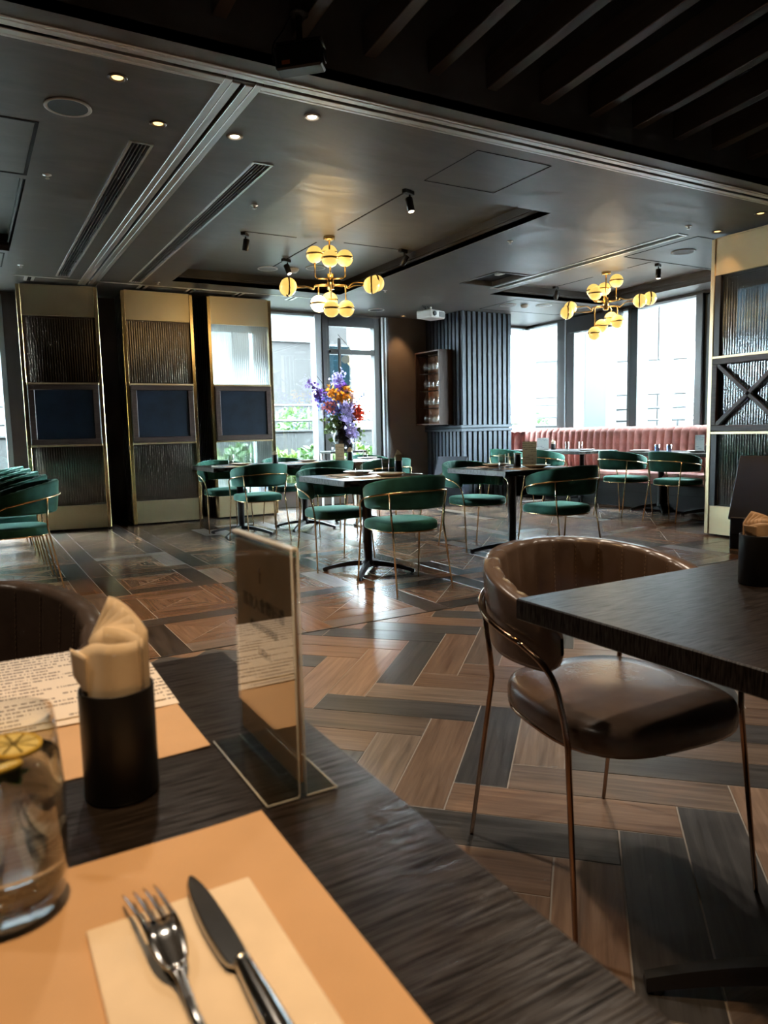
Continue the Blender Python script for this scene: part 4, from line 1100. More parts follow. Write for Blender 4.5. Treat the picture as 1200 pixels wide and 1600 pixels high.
# ================================================================== CHANDELIERS
def oriented(mb_fn, p, d):
    q = Vector((0, 0, 1)).rotation_difference(Vector(d).normalized()).to_matrix()
    b = mb_fn()
    b.v = [tuple(q @ Vector(v) + Vector(p)) for v in b.v]
    return b
def chandelier(label, loc, rot, hub_z, hot, spec):
    t = thing('globe_chandelier', label, 'chandelier', loc, rot)
    zt = 0.0; hz = hub_z - loc[2]
    MB().capped([(.055, 0), (.055, -.03), (.012, -.033)], 24).build('canopy', M['brass_pol'], t)
    MB().tube([(0, 0, -.03), (0, 0, hz + .06)], .008, 10).build('stem', M['brass_pol'], t)
    MB().capped([(.018, -.075), (.034, -.07), (.034, .07), (.018, .075)], 20, (0, 0, hz)).build('hub', M['brass_pol'], t)
    r = .08
    for i, (kind, ang, rad, dz) in enumerate(spec):
        a = math.radians(ang); dx, dy = math.cos(a), math.sin(a)
        if kind == 's':
            k = math.radians(ang); off = dz
            e = (dx * (rad - r), dy * (rad - r), hz + dz); dirv = (dx, dy, 0); s0 = .035 * (1 if dz > 0 else -1)
            pts = smooth_path([(dx * .03, dy * .03, hz + s0), (dx * .15, dy * .15, hz + s0 * 1.1), (dx * .17, dy * .17, hz + s0 * 1.5 + dz * .3), (dx * .24, dy * .24, hz + dz), e], 5)
            c = (dx * rad, dy * rad, hz + dz)
        else:
            up = 1 if kind == 'u' else -1
            s0 = .03 * up
            c = (dx * rad, dy * rad, hz + dz); e = (c[0], c[1], c[2] - up * r); dirv = (0, 0, up)
            pts = [(dx * .03, dy * .03, hz + s0), (dx * (rad - .02), dy * (rad - .02), hz + s0), (dx * rad, dy * rad, hz + s0 + .02 * up), e]
        arm = MB().tube(pts, .0065, 8).build('arm', M['brass_pol'], t)
        gl = MB().sphere(c, r, 24, 16).build('globe', M['globe_hot'] if i == hot else M['globe'], t)
        oriented(lambda: MB().lathe([(r * .99, -.009), (r * 1.035, -.009), (r * 1.035, .009), (r * .99, .009)], 28), c, dirv).build('globe_band', M['brass_pol'], gl)
        oriented(lambda: MB().capped([(.010, -.0), (.022, .006), (.022, .016)], 14), e, dirv).build('globe_cup', M['brass_pol'], gl)
    l = bpy.data.lights.new('globe_light', 'POINT'); l.energy = 8; l.color = (1.0, .72, .36); l.shadow_soft_size = .25
    o = bpy.data.objects.new('globe_light', l); COL.objects.link(o); o.parent = t; o.location = (0, 0, hz)
    return t
# angles are from local +x (image right), +90 = away from the viewer
spec = [('u', 180, .145, .255), ('u', 90, .145, .30), ('u', 270, .145, .185), ('u', 0, .145, .22),
        ('s', 172, .42, -.045), ('s', 192, .41, -.055), ('s', -8, .40, -.045), ('s', 12, .46, .0),
        ('d', 190, .12, -.21), ('d', 95, .12, -.155), ('d', 270, .13, -.275), ('d', 0, .145, -.255)]
chandelier('brass chandelier of opal globes over the far row, one globe glowing white', (3.17, 6.49, ZR), math.radians(-25.4), 2.51, 8, spec)
spec2 = [('u', 20, .13, .275), ('u', 100, .12, .20), ('u', 190, .15, .165), ('u', 215, .15, .12),
         ('s', 165, .44, .0), ('s', 195, .47, -.09), ('s', -10, .40, .0), ('s', 10, .52, .045),
         ('d', 205, .14, -.35), ('d', 180, .05, -.26), ('d', 5, .14, -.215), ('d', 60, .13, -.16)]
chandelier('brass chandelier of opal globes in front of the right windows', (6.92, 6.52, ZR), math.radians(-46.9), 2.55, -1, spec2)

# ================================================================== FOREGROUND TABLE SETTING
def sheet(name, label, cat, x0, x1, y0, y1, z, th, mat, group=None, rz=0.0):
    cx, cy = (x0 + x1) / 2, (y0 + y1) / 2; hx, hy = (x1 - x0) / 2, (y1 - y0) / 2
    o = MB().box(-hx, hx, -hy, hy, 0, th).build(name, mat); o.location = (cx, cy, z); o.rotation_euler = (0, 0, rz)
    return tag(o, label, cat, group)
E0 = TZ + .0004
def curled_mat(name, label, x0, x1, y0, y1, z, mat):
    b = MB(); th = .0008
    f = lambda u, v: (x0 + (x1 - x0) * u, y0 + (y1 - y0) * v, z + th + .0015 * max(0, (u - .85) / .15) ** 2)
    b.grid(f, 24, 16)
    g_ = lambda u, v: (x0 + (x1 - x0) * u, y1 - (y1 - y0) * v, z + .0015 * max(0, (u - .85) / .15) ** 2)
    b.grid(g_, 24, 16)
    return tag(b.build(name, mat), label, 'placemat', 'kraft placemats')
curled_mat('placemat', 'orange-lit kraft paper placemat under the fork and knife', -.215, .203, .285, .586, E0, M['kraft'])
curled_mat('placemat', 'kraft paper placemat on the far side of the left foreground table', -.215, .204, .745, 1.066, E0, M['kraft'])
o = MB().box(-.0575, .0575, -.083, .083, 0, .0022, .0008).build('folded_napkin', M['napkin_paper']); o.location = (.103, .414, E0 + .001)
tag(o, 'cream folded paper napkin under the fork and knife', 'napkin')
MB().box(-.0575, .0565, -.083, .082, .0022, .0036, .0006).build('top_fold', M['napkin_paper'], o)
NZ = E0 + .0048
# fork
t = thing('dinner_fork', 'steel dinner fork lying on the cream napkin', 'fork', (.0875, .405, NZ), math.radians(2))
b = MB()
def fork_z(y): return .002 + (.014 * ((y + .02) / .06) if -.02 < y < .04 else 0 if y <= -.02 else .014) - (0 if y < .05 else .012 * ((y - .05) / .06) ** 1.3) + (.006 if y < -.05 else 0)
half = [(-.125, .0055), (-.11, .0070), (-.06, .0040), (-.01, .0030), (.008, .0040), (.018, .0085), (.030, .0108), (.045, .0112), (.056, .0112)]
th = .0013
ys = smooth_path([(h[1], h[0], 0) for h in half], 4)
top = [( -p.x, p.y, fork_z(p.y) - .001 * abs(1)) for p in ys]; 
for i, p in enumerate(ys):
    z = fork_z(p.y); dip = -.0016 if p.y > .012 else .0012
    for x, dz in ((-p.x, 0), (-p.x * .5, dip * .8), (0, dip), (p.x * .5, dip * .8), (p.x, 0)): b.v.append((x, p.y, z + dz + th))
    for x, dz in ((p.x, 0), (p.x * .5, dip * .8), (0, dip), (-p.x * .5, dip * .8), (-p.x, 0)): b.v.append((x, p.y, z + dz))
for i in range(len(ys) - 1):
    for k in range(10):
        k2 = (k + 1) % 10; b.f.append([i * 10 + k, i * 10 + k2, i * 10 + 10 + k2, i * 10 + 10 + k]); b.sm.append(True)
b.f.append(list(range(10))[::-1]); b.sm.append(False); e = (len(ys) - 1) * 10; b.f.append([e + k for k in range(10)]); b.sm.append(False)
b.build('handle', M['steel'], t)
for k in range(4):
    xs = (-.0094, -.0031, .0031, .0094)[k]; tb = MB()
    pts = [Vector((xs + (xs * .02) * q, .052 + .0585 * q / 8, fork_z(.052 + .0585 * q / 8) + .0006)) for q in range(9)]
    for i, p in enumerate(pts):
        w = .0019 - .0011 * (i / 8) ** 2; h_ = .0012 - .0004 * i / 8
        for dx, dz in ((-w, 0), (0, -h_), (w, 0), (0, h_)): tb.v.append((p.x + dx, p.y, p.z + dz))
    for i in range(8):
        for q in range(4):
            q2 = (q + 1) % 4; tb.f.append([i * 4 + q, i * 4 + q2, i * 4 + 4 + q2, i * 4 + 4 + q]); tb.sm.append(True)
    tb.f.append([32, 33, 34, 35]); tb.sm.append(False)
    tb.build('tine', M['steel'], t)
# knife
t = thing('table_knife', 'steel table knife lying on the cream napkin', 'knife', (.1245, .405, NZ), math.radians(1))
out = []
bl = smooth_path([(.006, .0, 0), (.0065, .03, 0), (.0055, .06, 0), (.0035, .085, 0), (-.001, .103, 0), (-.0045, .106, 0)], 5)
lf = smooth_path([(-.0045, .106, 0), (-.0085, .095, 0), (-.0115, .07, 0), (-.0125, .04, 0), (-.0105, .008, 0), (-.006, .0, 0)], 5)
poly = [(p.x, p.y) for p in bl] + [(p.x, p.y) for p in lf[1:]]
b = MB(); n = len(poly)
b.v += [(x, y, .004) for x, y in poly] + [(x * .8, y, .0058) for x, y in poly]
b.f.append(list(range(n))[::-1]); b.sm.append(False); b.f.append([n + i for i in range(n)]); b.sm.append(False)
for i in range(n): b.f.append([i, (i + 1) % n, n + (i + 1) % n, n + i]); b.sm.append(True)
b.build('blade', M['steel'], t)
b = MB(); pr = [(0.004, .0045), (.0, .0062), (-.006, .0060), (-.03, .0072), (-.08, .0085), (-.118, .0080), (-.122, .004)]
for i, (y, w) in enumerate(pr):
    for q in range(10): a = 2 * PI * q / 10; b.v.append((w * math.cos(a), y, .0052 + .0042 * math.sin(a)))
for i in range(len(pr) - 1):
    for q in range(10): q2 = (q + 1) % 10; b.f.append([i * 10 + q, i * 10 + q2, i * 10 + 10 + q2, i * 10 + 10 + q]); b.sm.append(True)
b.f.append(list(range(10))); b.sm.append(False); b.f.append([60 + q for q in range(10)][::-1]); b.sm.append(False)
b.build('handle', M['steel'], t)
# water tumbler
GX, GY = .0035, .556
t = thing('water_tumbler', 'glass tumbler of water with lemon at the left edge', 'glass', (GX, GY, E0 + .0012))
outer = [(.0005, 0), (.030, 0), (.0352, .004), (.0385, .018), (.0405, .05), (.0405, .085), (.0385, .12), (.0368, .142)]
inner = [(.0358, .142), (.0373, .12), (.0392, .085), (.0392, .05), (.0372, .022), (.033, .014), (.0005, .0125)]
MB().lathe(outer + inner, 48).build('tumbler_wall', M['thin_glass'], t)
MB().lathe([(.0005, .0120), (.0330, .0138), (.0374, .022), (.0395, .05), (.0395, .085), (.0382, .110), (.0005, .1095)], 48).build('water', M['water'], t)
def lemon(label, loc, rot, r):
    t = thing('lemon_slice', label, 'lemon slice', loc); t.rotation_euler = rot
    MB().lathe([(r * .90, -.002), (r, -.002), (r, .002), (r * .90, .002), (r * .90, -.002)], 28).build('rind', M['lemon_rind'], t)
    for k in range(8):
        a0 = 2 * PI * k / 8 + .06; a1 = 2 * PI * (k + 1) / 8 - .06
        p = [(r * .10 * math.cos((a0 + a1) / 2), r * .10 * math.sin((a0 + a1) / 2))] + [(r * .88 * math.cos(a0 + (a1 - a0) * q / 4), r * .88 * math.sin(a0 + (a1 - a0) * q / 4)) for q in range(5)]
        MB().prism(p, -.0016, .0018, .0004).build('segment', M['lemon'], t)
lemon('lemon slice floating at the far side of the tumbler', (GX + .010, GY + .016, E0 + .1135), (.10, .06, .3), .019)
lemon('lemon slice lying at the near side of the tumbler', (GX - .006, GY - .014, E0 + .111), (-.16, .22, 1.1), .020)
lemon('lemon slice leaning against the left wall of the tumbler', (GX - .020, GY + .010, E0 + .109), (.3, -.5, 2.0), .017)
t = thing('mint_sprig', 'green mint sprig floating below the lemon in the tumbler', 'mint', (GX + .004, GY - .018, E0 + .103), .4)
for k in range(4):
    a = k * 1.6; b = MB().grid(lambda u, v: ((u * .014) * math.cos(a) - (v - .5) * .010 * math.sin(PI * u) * math.sin(a), (u * .014) * math.sin(a) + (v - .5) * .010 * math.sin(PI * u) * math.cos(a), .001 * math.sin(u * 3)), 8, 4); b.build('leaf', M['mint'], t)
# napkin cups
def napkin_cup(label, x, y, r, h, nap_label, big=False, seed=1, mat='napkin_paper', peak=.185, z=E0):
    t = thing('napkin_cup', label, 'cup', (x, y, z), 0, 'black napkin cups')
    k = 40 if big else 18
    MB().lathe([(.0005, 0), (r * .96, 0), (r, .003), (r, h), (r * .985, h + .0012), (r * .95, h), (r * .95, .004), (.0005, .004)], k).build('cup_wall', M['cup'], t)
    sc = r / .0335; ex = Vector((.87, -.5, 0)); ey = Vector((.5, .87, 0)); up = peak - .103
    kz = up / .085
    def P(px, py, pz):
        q = math.hypot(px, py); lim = .0295 if pz < .004 else .0295 + (pz - .004) * .6
        if q > lim: px *= lim / q; py *= lim / q
        return ex * (px * sc) + ey * (py * sc) + Vector((0, 0, h + pz * (kz if pz > 0 else 1)))
    sheets = []
    # front sheet wrapped round the near half of the cup
    def wrap(u, v):
        px = -.0305 + .0605 * u; dep = -.0275 * math.sin(PI * (.08 + .84 * u)) ** .8
        tp = .036 + .020 * u + .006 * math.sin(u * 5)
        zz = -.06 + (tp + .06) * v; o_ = max(0, zz)
        return P(px * (1 + .5 * o_), dep * (1 - 3.0 * o_) - .002 * math.sin(u * 14) * o_ * 20, zz)
    sheets.append((wrap, 'front', 24, 10))
    nf = 6 if big else 1
    for i in range(nf):
        def fan(u, v, i=i):
            xl = -.026 + .0045 * i; xr = .029; xp = -.008 + .0075 * i; zp = .085 - .003 * i - .0007 * i * i; zl = .043 + .004 * i; zr_ = .052 - .002 * i
            px = xl + (xr - xl) * u
            tp = zl + (zp - zl) * (px - xl) / (xp - xl) if px < xp else zp + (zr_ - zp) * ((px - xp) / (xr - xp)) ** 1.5
            zz = -.06 + (tp + .06) * v
            return P(px, .016 - .0045 * i - .008 * (2 * u - 1) ** 2, zz)
        sheets.append((fan, ('rear', 'fifth', 'fourth', 'third', 'second', 'foremost pleated')[i] if big else 'rear', 24, 10))
    if big:
        def strip(u, v):
            px = -.0335 + .017 * u; tp = .042 - .004 * u
            zz = .0 + tp * v
            return P(px + .002 * max(0, zz) * 20 * (u - 1), -.012 - .012 * u, zz)
        sheets.append((strip, 'narrow left', 6, 8))
    for fn, nm, nu, nv in sheets:
        o = MB().grid(fn, nu if big else 10, nv if big else 5).build('paper_napkin', M[mat]); o.location = (x, y, z)
        if big:
            md = o.modifiers.new('thick', 'SOLIDIFY'); md.thickness = .0008
        tag(o, nm + ' ' + nap_label, 'napkin', 'napkins in ' + label)
napkin_cup('round black napkin cup on the left foreground table', .1045, .694, .0335, .103, 'cream paper napkin fanned out of the cup on the left foreground table', True, 3)
napkin_cup('round black napkin cup on the right foreground table', 1.412, .905, .037, .103, 'brown paper napkin in the cup on the right foreground table', True, 5, 'napkin_warm', .150)
# menus
o = sheet('menu_sheet', 'upper one of the two printed menu sheets on the far placemat', 'menu', -.17, .194, .905, 1.195, E0 + .0042, .0012, M['menu_print'], 'printed menus', 0)
o = sheet('menu_sheet', 'lower printed menu sheet peeking out below the upper one', 'menu', -.15, .210, .89, 1.18, E0 + .0022, .0010, M['menu_print'], 'printed menus', math.radians(-1.5))
# acrylic sign stand
t = thing('acrylic_sign_stand', 'clear acrylic T-shaped sign stand with a brown poster', 'sign', (.2445, .671, E0))
hy = .0815; H_ = .232
M['edge'] = M['acrylic_edge']
for s_ in (-1, 1):
    x = s_ * .0030
    MB().box(x - .0011, x + .0011, -hy, hy, .004, H_).build('acrylic_sheet', M['acrylic'], t)
    MB().box(s_ * .0008, s_ * .0345, -hy, hy, 0.0, .0032).build('base_foot', M['acrylic'], t)
    MB().tube([(s_ * .0346, -hy, .0016), (s_ * .0346, hy, .0016)], .0009, 6).build('foot_edge', M['edge'], t)
    MB().tube([(s_ * .0346, -hy, .0016), (s_ * .0040, -hy, .0016), (s_ * .0030, -hy - .0002, .006), (s_ * .0030, -hy - .0002, H_)], .0008, 6).build('side_edge', M['edge'], t)
MB().box(-.0042, .0042, -hy, hy, H_ - .003, H_ + .001, .001).build('top_edge', M['edge'], t)
pp = MB().box(-.0018, .0018, -hy + .003, hy - .003, .014, H_ - .008).build('poster', M['poster'], t)
def text(body, size, loc, mat, parent, squeeze=1.0, name='lettering'):
    c = bpy.data.curves.new(name, 'FONT'); c.body = body; c.size = size; c.align_x = 'CENTER'; c.extrude = .00012
    o = bpy.data.objects.new(name, c); COL.objects.link(o); dg = bpy.context.evaluated_depsgraph_get()
    me = bpy.data.meshes.new_from_object(o.evaluated_get(dg)); bpy.data.objects.remove(o)
    me.materials.clear(); me.materials.append(mat)
    ob = link(name, me, parent, loc); ob.rotation_euler = (PI / 2, 0, -PI / 2); ob.scale = (squeeze, 1, 1)
    return ob
text('首次入會贈好禮', .0165, (-.00215, 0, .158), M['ink'], pp)
text('成為會員享用餐優惠', .0085, (-.00215, 0, .138), M['ink'], pp)
text('立即加入', .0095, (-.00215, 0, .112), M['ink_soft'], pp)
MB().tube([(-.0021, .004, .186), (-.0021, .004, .203)], .0007, 5).tube([(-.0021, -.001, .196), (-.0021, .009, .199)], .0007, 5).build('emblem', M['ink_soft'], pp)
# plate rim at the very left edge
t = thing('side_plate', 'pale plate rim at the lower left edge of the picture', 'plate', (-.075, .415, E0 + .001))
MB().lathe([(.0005, .002), (.045, .002), (.066, .010), (.0675, .0115), (.066, .0125), (.045, .005), (.0005, .004)], 40).build('dish', M['plate_white'], t)

# ================================================================== FAR TABLE SETTINGS
GLS = MB().lathe([(.0005, 0), (.027, 0), (.028, .004), (.030, .12), (.0285, .12), (.0268, .008), (.0005, .008)], 16).mesh('tumbler', M['thin_glass'])
GLB = MB().lathe([(.0005, 0), (.027, 0), (.028, .004), (.032, .09), (.0305, .09), (.0268, .008), (.0005, .008)], 16).mesh('tumbler', M['blue_glass'])
PLT = MB().lathe([(.0005, .003), (.060, .003), (.095, .016), (.118, .024), (.119, .026), (.094, .020), (.058, .008), (.0005, .007)], 28).mesh('shallow_bowl', M['plate'])
PLW = MB().lathe([(.0005, .003), (.060, .003), (.095, .010), (.118, .018), (.119, .020), (.094, .014), (.058, .006), (.0005, .005)], 28).mesh('dinner_plate', M['plate_white'])
def glass(x, y, lb, blue=False): return tag(link('tumbler', GLB if blue else GLS, None, (x, y, E0 + .0008)), lb, 'glass', 'tumblers on the far tables')
def plate(x, y, lb, white=False): return tag(link('shallow_bowl' if not white else 'dinner_plate', PLW if white else PLT, None, (x, y, E0 + .0010)), lb, 'plate', 'plates on the far tables')
def fmat(x, y, lb, rz=0): return sheet('placemat', lb, 'placemat', x - .20, x + .20, y - .14, y + .14, E0, .0008, M['kraft'], 'kraft placemats', rz)
def cutlery(x, y, lb):
    t = thing('cutlery_set', lb, 'cutlery', (x, y, E0 + .001), 0, 'napkin and cutlery sets')
    MB().box(-.05, .05, -.09, .09, 0, .004, .001).build('napkin', M['napkin_paper'], t)
    MB().box(-.022, -.014, -.09, .06, .0042, .007, .001).build('fork_handle', M['steel'], t); MB().box(-.028, -.008, .055, .10, .0045, .012, .002).build('fork_head', M['steel'], t)
    MB().box(.012, .022, -.09, .10, .0042, .007, .001).build('knife', M['steel'], t)
def card(x, y, rz, w, h, mat, lb):
    t = thing('menu_card', lb, 'menu card', (x, y, E0), rz, 'standing menu cards')
    MB().box(-w / 2 - .004, w / 2 + .004, -.03, .03, 0, .003).build('acrylic_base', M['acrylic'], t)
    o = MB().box(-w / 2, w / 2, -h / 2, h / 2, -.0015, .0015).build('card', M[mat], t); o.rotation_euler = (PI / 2, 0, 0); o.location = (0, 0, h / 2 + .004)
# nearest green-chair table
T1 = 'on the nearest green-chair table'
fmat(2.57, 4.54, 'placemat at the near side ' + T1); fmat(2.57, 5.0, 'placemat at the far side ' + T1)
glass(2.44, 4.62, 'tumbler left of centre ' + T1); glass(2.80, 4.86, 'tumbler beside the napkin cup ' + T1)
plate(2.66, 4.56, 'shallow beige bowl at the near side ' + T1); plate(2.62, 4.97, 'shallow beige bowl at the far side ' + T1)
cutlery(2.33, 4.75, 'napkin with cutlery at the left ' + T1)
napkin_cup('black napkin cup ' + T1, 2.88, 4.80, .032, .10, 'paper napkin rising from the cup ' + T1, False, 9, peak=.19)
T2 = 'on the table above the tan chair'
fmat(3.98, 4.55, 'placemat at the near side ' + T2); fmat(3.98, 5.0, 'placemat at the far side ' + T2)
glass(3.80, 4.68, 'left tumbler ' + T2); glass(4.03, 4.84, 'right tumbler ' + T2)
plate(4.06, 4.56, 'shallow beige bowl at the near side ' + T2); plate(3.98, 4.98, 'shallow beige bowl at the far side ' + T2)
cutlery(3.74, 4.94, 'napkin with cutlery at the left ' + T2)
card(4.20, 4.80, math.radians(-35), .12, .21, 'card_print', 'tan menu card standing ' + T2)
napkin_cup('black napkin cup behind the tan menu card ' + T2, 4.15, 4.90, .032, .10, 'paper napkin in the cup ' + T2, False, 12, peak=.12)
T3 = 'on the leftmost table of the far row'
glass(2.40, 7.42, 'left tumbler ' + T3); glass(2.62, 7.50, 'right tumbler ' + T3); plate(2.50, 7.40, 'shallow plate ' + T3); fmat(2.49, 7.3, 'placemat ' + T3); cutlery(2.26, 7.40, 'napkin with cutlery ' + T3)
napkin_cup('black napkin cup ' + T3, 2.86, 7.05 + .28, .032, .10, 'paper napkin peeking from the cup ' + T3, False, 15, peak=.15)
T4 = 'on the middle table of the far row'
plate(3.32, 7.5, 'shallow plate ' + T4); fmat(3.24, 7.45, 'placemat ' + T4); glass(3.42, 7.62, 'tumbler ' + T4); cutlery(3.08, 7.44, 'napkin with cutlery ' + T4)
T5 = 'on the right table of the far row'
card(3.68, 7.42, math.radians(-30), .10, .19, 'card_print', 'pale menu card ' + T5); napkin_cup('black napkin cup ' + T5, 3.80, 7.40, .034, .10, 'paper napkin in the cup ' + T5, False, 17, peak=.16)
plate(4.08, 7.5, 'shallow plate ' + T5); glass(4.0, 7.40, 'tumbler ' + T5)
T6 = 'on the banquette table beside the slatted column'
card(7.36, 8.12, math.radians(-50), .17, .17, 'card_white', 'white menu card with round pictures ' + T6); napkin_cup('black napkin cup ' + T6, 7.50, 8.05, .034, .085, 'paper napkin in the cup ' + T6, False, 18, peak=.17); plate(7.42, 8.3, 'white plate ' + T6, True)
T7 = 'on the banquette table in the middle of the bench'
glass(7.40, 7.66, 'left tumbler ' + T7); glass(7.42, 7.42, 'right tumbler ' + T7); plate(7.35, 7.25, 'white plate ' + T7, True)
T8 = 'on the left banquette table near the brass panel'
glass(7.34, 6.06, 'left bluish tumbler ' + T8, True); glass(7.36, 5.90, 'right bluish tumbler ' + T8, True); plate(7.33, 6.32, 'white plate ' + T8, True)
T9 = 'on the right banquette table near the brass panel'
plate(7.40, 5.55, 'white plate ' + T9, True); card(7.36, 5.48, math.radians(-55), .10, .20, 'card_white', 'tall white menu card ' + T9); napkin_cup('black napkin cup ' + T9, 7.38, 5.38, .036, .085, 'paper napkin in the cup ' + T9, False, 21, peak=.15)

# ================================================================== FLOWERS
VX, VY, VZ = 4.615, 9.2, .80
t = thing('console_table', 'slim black console under the flower vase', 'table', (VX, VY, 0))
MB().box(-.28, .28, -.18, .18, VZ - .03, VZ, .004).build('top', M['black'], t)
lg = MB().box(-.012, .012, -.012, .012, 0, VZ - .03).mesh('leg', M['track'])
for sx in (-1, 1):
    for sy in (-1, 1): link('leg', lg, t, (sx * .26, sy * .16, 0))
t = thing('flower_vase', 'black ceramic vase with scalloped dimples by the window', 'vase', (VX, VY, VZ))
b = MB()
def vase(u, v):
    a = 2 * PI * u; z = .44 * v; r = .165 - .01 * v
    sq = 1 / max(abs(math.cos(a)), abs(math.sin(a))) ** .35
    dim = .022 * max(0, math.cos(4 * a + (PI if int(v * 4) % 2 else 0))) * abs(math.sin(v * 4 * PI))
    return ((r * sq - dim) * math.cos(a), (r * sq - dim) * math.sin(a), z)
b.grid(lambda u, v: vase(u, v), 64, 32, closeu=True); b.build('body', M['vase'], t)
MB().capped([(.15, .0), (.15, .004)], 24).build('base_disc', M['vase'], t)
def flower(name, label, mat, pts, petal, n, spread, seed):
    """stem from the vase mouth and a head made of many petals around the path's last stretch"""
    r = random.Random(seed)
    path = smooth_path([(VX + p[0], VY + p[1], VZ + p[2]) for p in pts], 6)
    base = path[0]
    t = thing(name, label, 'flower', tuple(base))
    MB().tube([p - base for p in path], .004, 5).build('stem', M['stem'], t)
    b = MB(); m_ = len(path)
    for k in range(n):
        q = path[m_ - 1 - int(r.random() ** 1.2 * min(m_ - 1, spread[1]))] - base
        c = q + Vector((r.gauss(0, 1), r.gauss(0, 1), r.gauss(0, 1))) * spread[0]
        a = Vector((r.gauss(0, 1), r.gauss(0, 1), r.gauss(0, 1))).normalized(); d = a.cross(Vector((r.gauss(0, 1), r.gauss(0, 1), r.gauss(0, 1)))).normalized(); s = petal * r.uniform(.7, 1.3); nn = a.cross(d) * s * .25
        b.add([c, c + a * s * .5 + d * s * .4 + nn, c + a * s, c + a * s * .5 - d * s * .4 + nn], [(0, 1, 2, 3)], True)
    b.build('petals', M['petal_' + mat] if 'petal_' + mat in M else M[mat], t)['kind'] = 'stuff'
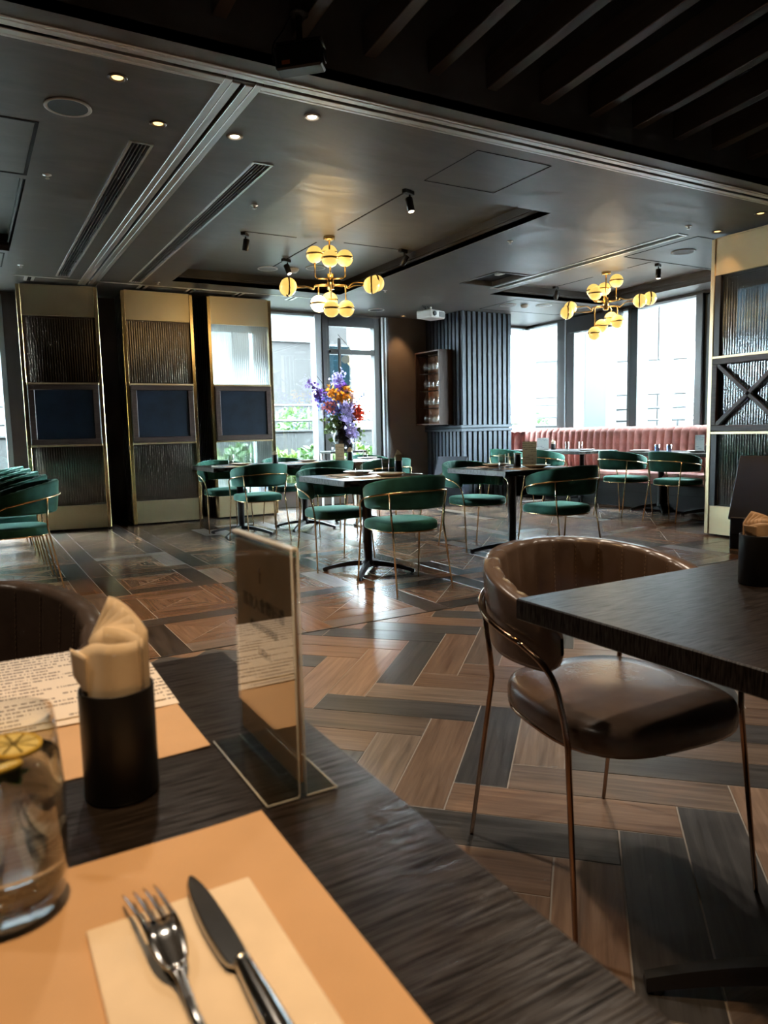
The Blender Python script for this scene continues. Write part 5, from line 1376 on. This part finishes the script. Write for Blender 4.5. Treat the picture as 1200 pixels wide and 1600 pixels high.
FL = [('delphinium', 'dark violet delphinium spray reaching left', 'violet', [(-.03, 0, .40), (-.20, -.03, .70), (-.50, -.05, .92)], .045, 130, (.022, 14), 1),
      ('iris', 'deep purple iris at the upper middle of the bouquet', 'purple', [(0, 0, .40), (-.01, -.02, .70), (-.02, -.03, .88)], .07, 90, (.035, 4), 2),
      ('hydrangea', 'pale violet blossom at the very top of the bouquet', 'lavender', [(0, .02, .40), (-.02, .04, .80), (-.03, .03, 1.02)], .045, 160, (.045, 3), 3),
      ('lily', 'orange lily cluster in the middle of the bouquet', 'orange', [(0, 0, .40), (-.03, -.06, .62), (-.04, -.10, .78)], .075, 90, (.045, 4), 4),
      ('lily', 'orange lily to the left of the purple iris', 'orange', [(-.02, 0, .40), (-.10, -.05, .65), (-.19, -.07, .82)], .065, 50, (.03, 3), 5),
      ('lily', 'small orange lily right of the purple iris', 'orange', [(0, 0, .40), (.0, -.03, .7), (.03, -.04, .86)], .06, 36, (.025, 3), 6),
      ('chrysanthemum', 'coral red chrysanthemum at the right of the bouquet', 'red', [(.02, 0, .40), (.13, -.06, .47), (.19, -.09, .52)], .05, 330, (.048, 2), 7),
      ('carnation', 'pink carnation at the left of the bouquet', 'pink', [(-.02, 0, .40), (-.15, -.06, .55), (-.23, -.08, .62)], .045, 150, (.035, 2), 8),
      ('delphinium', 'blue delphinium filling the left of the bouquet', 'blue', [(-.03, 0, .40), (-.18, -.05, .58), (-.34, -.06, .70)], .04, 190, (.045, 12), 9),
      ('delphinium', 'blue delphinium spray reaching right', 'blue', [(.03, 0, .40), (.18, -.02, .62), (.36, -.02, .80)], .035, 80, (.022, 9), 10),
      ('orchid', 'pale lavender orchid hanging over the vase front', 'lavender', [(0, -.05, .40), (-.02, -.17, .48), (.02, -.21, .33), (.035, -.20, .22)], .075, 110, (.035, 14), 11),
      ('orchid', 'pale lavender orchid in the middle above the vase', 'lavender', [(0, -.03, .40), (-.01, -.13, .52), (0, -.15, .56)], .08, 60, (.04, 3), 12),
      ('gladiolus', 'blush pink gladiolus right of the orange lilies', 'blush', [(.02, 0, .40), (.10, -.02, .62), (.13, -.03, .80)], .055, 110, (.03, 9), 13),
      ('delphinium', 'violet blue delphinium behind the pink carnation', 'blue', [(-.02, .02, .40), (-.10, .0, .62), (-.12, -.03, .72)], .04, 150, (.05, 8), 14),
      ('iris', 'dark purple iris at the far left of the bouquet', 'violet', [(-.03, 0, .40), (-.25, -.05, .62), (-.42, -.06, .76)], .06, 50, (.03, 3), 15),
      ('fern_spray', 'green foliage hanging at the lower left of the bouquet', 'leaf_light', [(-.03, -.05, .40), (-.15, -.1, .46), (-.24, -.12, .30)], .07, 110, (.05, 12), 16),
      ('fern_spray', 'green foliage among the upper blossoms', 'leaf', [(0, -.02, .40), (.02, -.05, .60), (.0, -.05, .76)], .07, 60, (.035, 10), 17),
      ('fern_spray', 'green foliage at the right of the vase', 'leaf_light', [(.06, 0, .38), (.2, .0, .36), (.28, .02, .20)], .06, 70, (.04, 12), 18)]
for f_ in FL: flower(*f_)
t = thing('curly_willow', 'thin curly willow twigs rising above the bouquet', 'branch', (VX, VY, VZ + .36))
for k, pts in enumerate(([(0, 0, 0), (.10, .02, .45), (.22, .03, .75), (.16, .02, 1.05), (-.02, .02, 1.25)], [(.02, 0, 0), (.15, 0, .35), (.24, -.02, .6), (.22, 0, .86)], [(0, 0, 0), (-.2, 0, .45), (-.42, -.02, .72)], [(.02, 0, 0), (.25, 0, .12), (.48, 0, .05)])):
    MB().tube(smooth_path(pts, 7), .004, 5).build('twig', M['twig'], t)

# ================================================================== ODD BOXES
def wedge_box(label, x, y, rz, w, dpt, h, bh):
    t = thing('host_stand', label, 'stand', (x, y, 0), rz)
    MB().box(-w / 2, w / 2, -dpt / 2, dpt / 2, 0, h, .006).build('cabinet', M['navy_box'], t)
    o = MB().box(-w / 2 - .02, w / 2 + .02, -.012, .012, 0, bh, .003).build('tilted_panel', M['navy_box'], t)
    o.location = (0, -dpt / 2 + .02, h - .02); o.rotation_euler = (math.radians(-32), 0, 0)
    MB().box(-w / 2, w / 2, -dpt / 2 - .005, -dpt / 2, h * .45, h * .46).build('groove', M['slot'], t)
wedge_box('navy box stand with a tilted panel beside the slatted column', 5.93, 8.42, math.radians(-55), .40, .34, .36, .40)
wedge_box('black box stand with a tilted panel in front of the right brass panel', 5.86, 3.72, math.radians(-70), .44, .36, .27, .62)
t = thing('patterned_jar', 'small patterned grey jar left of the navy stand', 'jar', (5.55, 8.75, 0))
MB().capped([(.10, .0), (.13, .12), (.12, .28), (.07, .40), (.09, .45), (.085, .45)], 24).build('jar_body', simple('jar_glaze', (.16, .15, .14), .4, noise=(22, .8)), t)
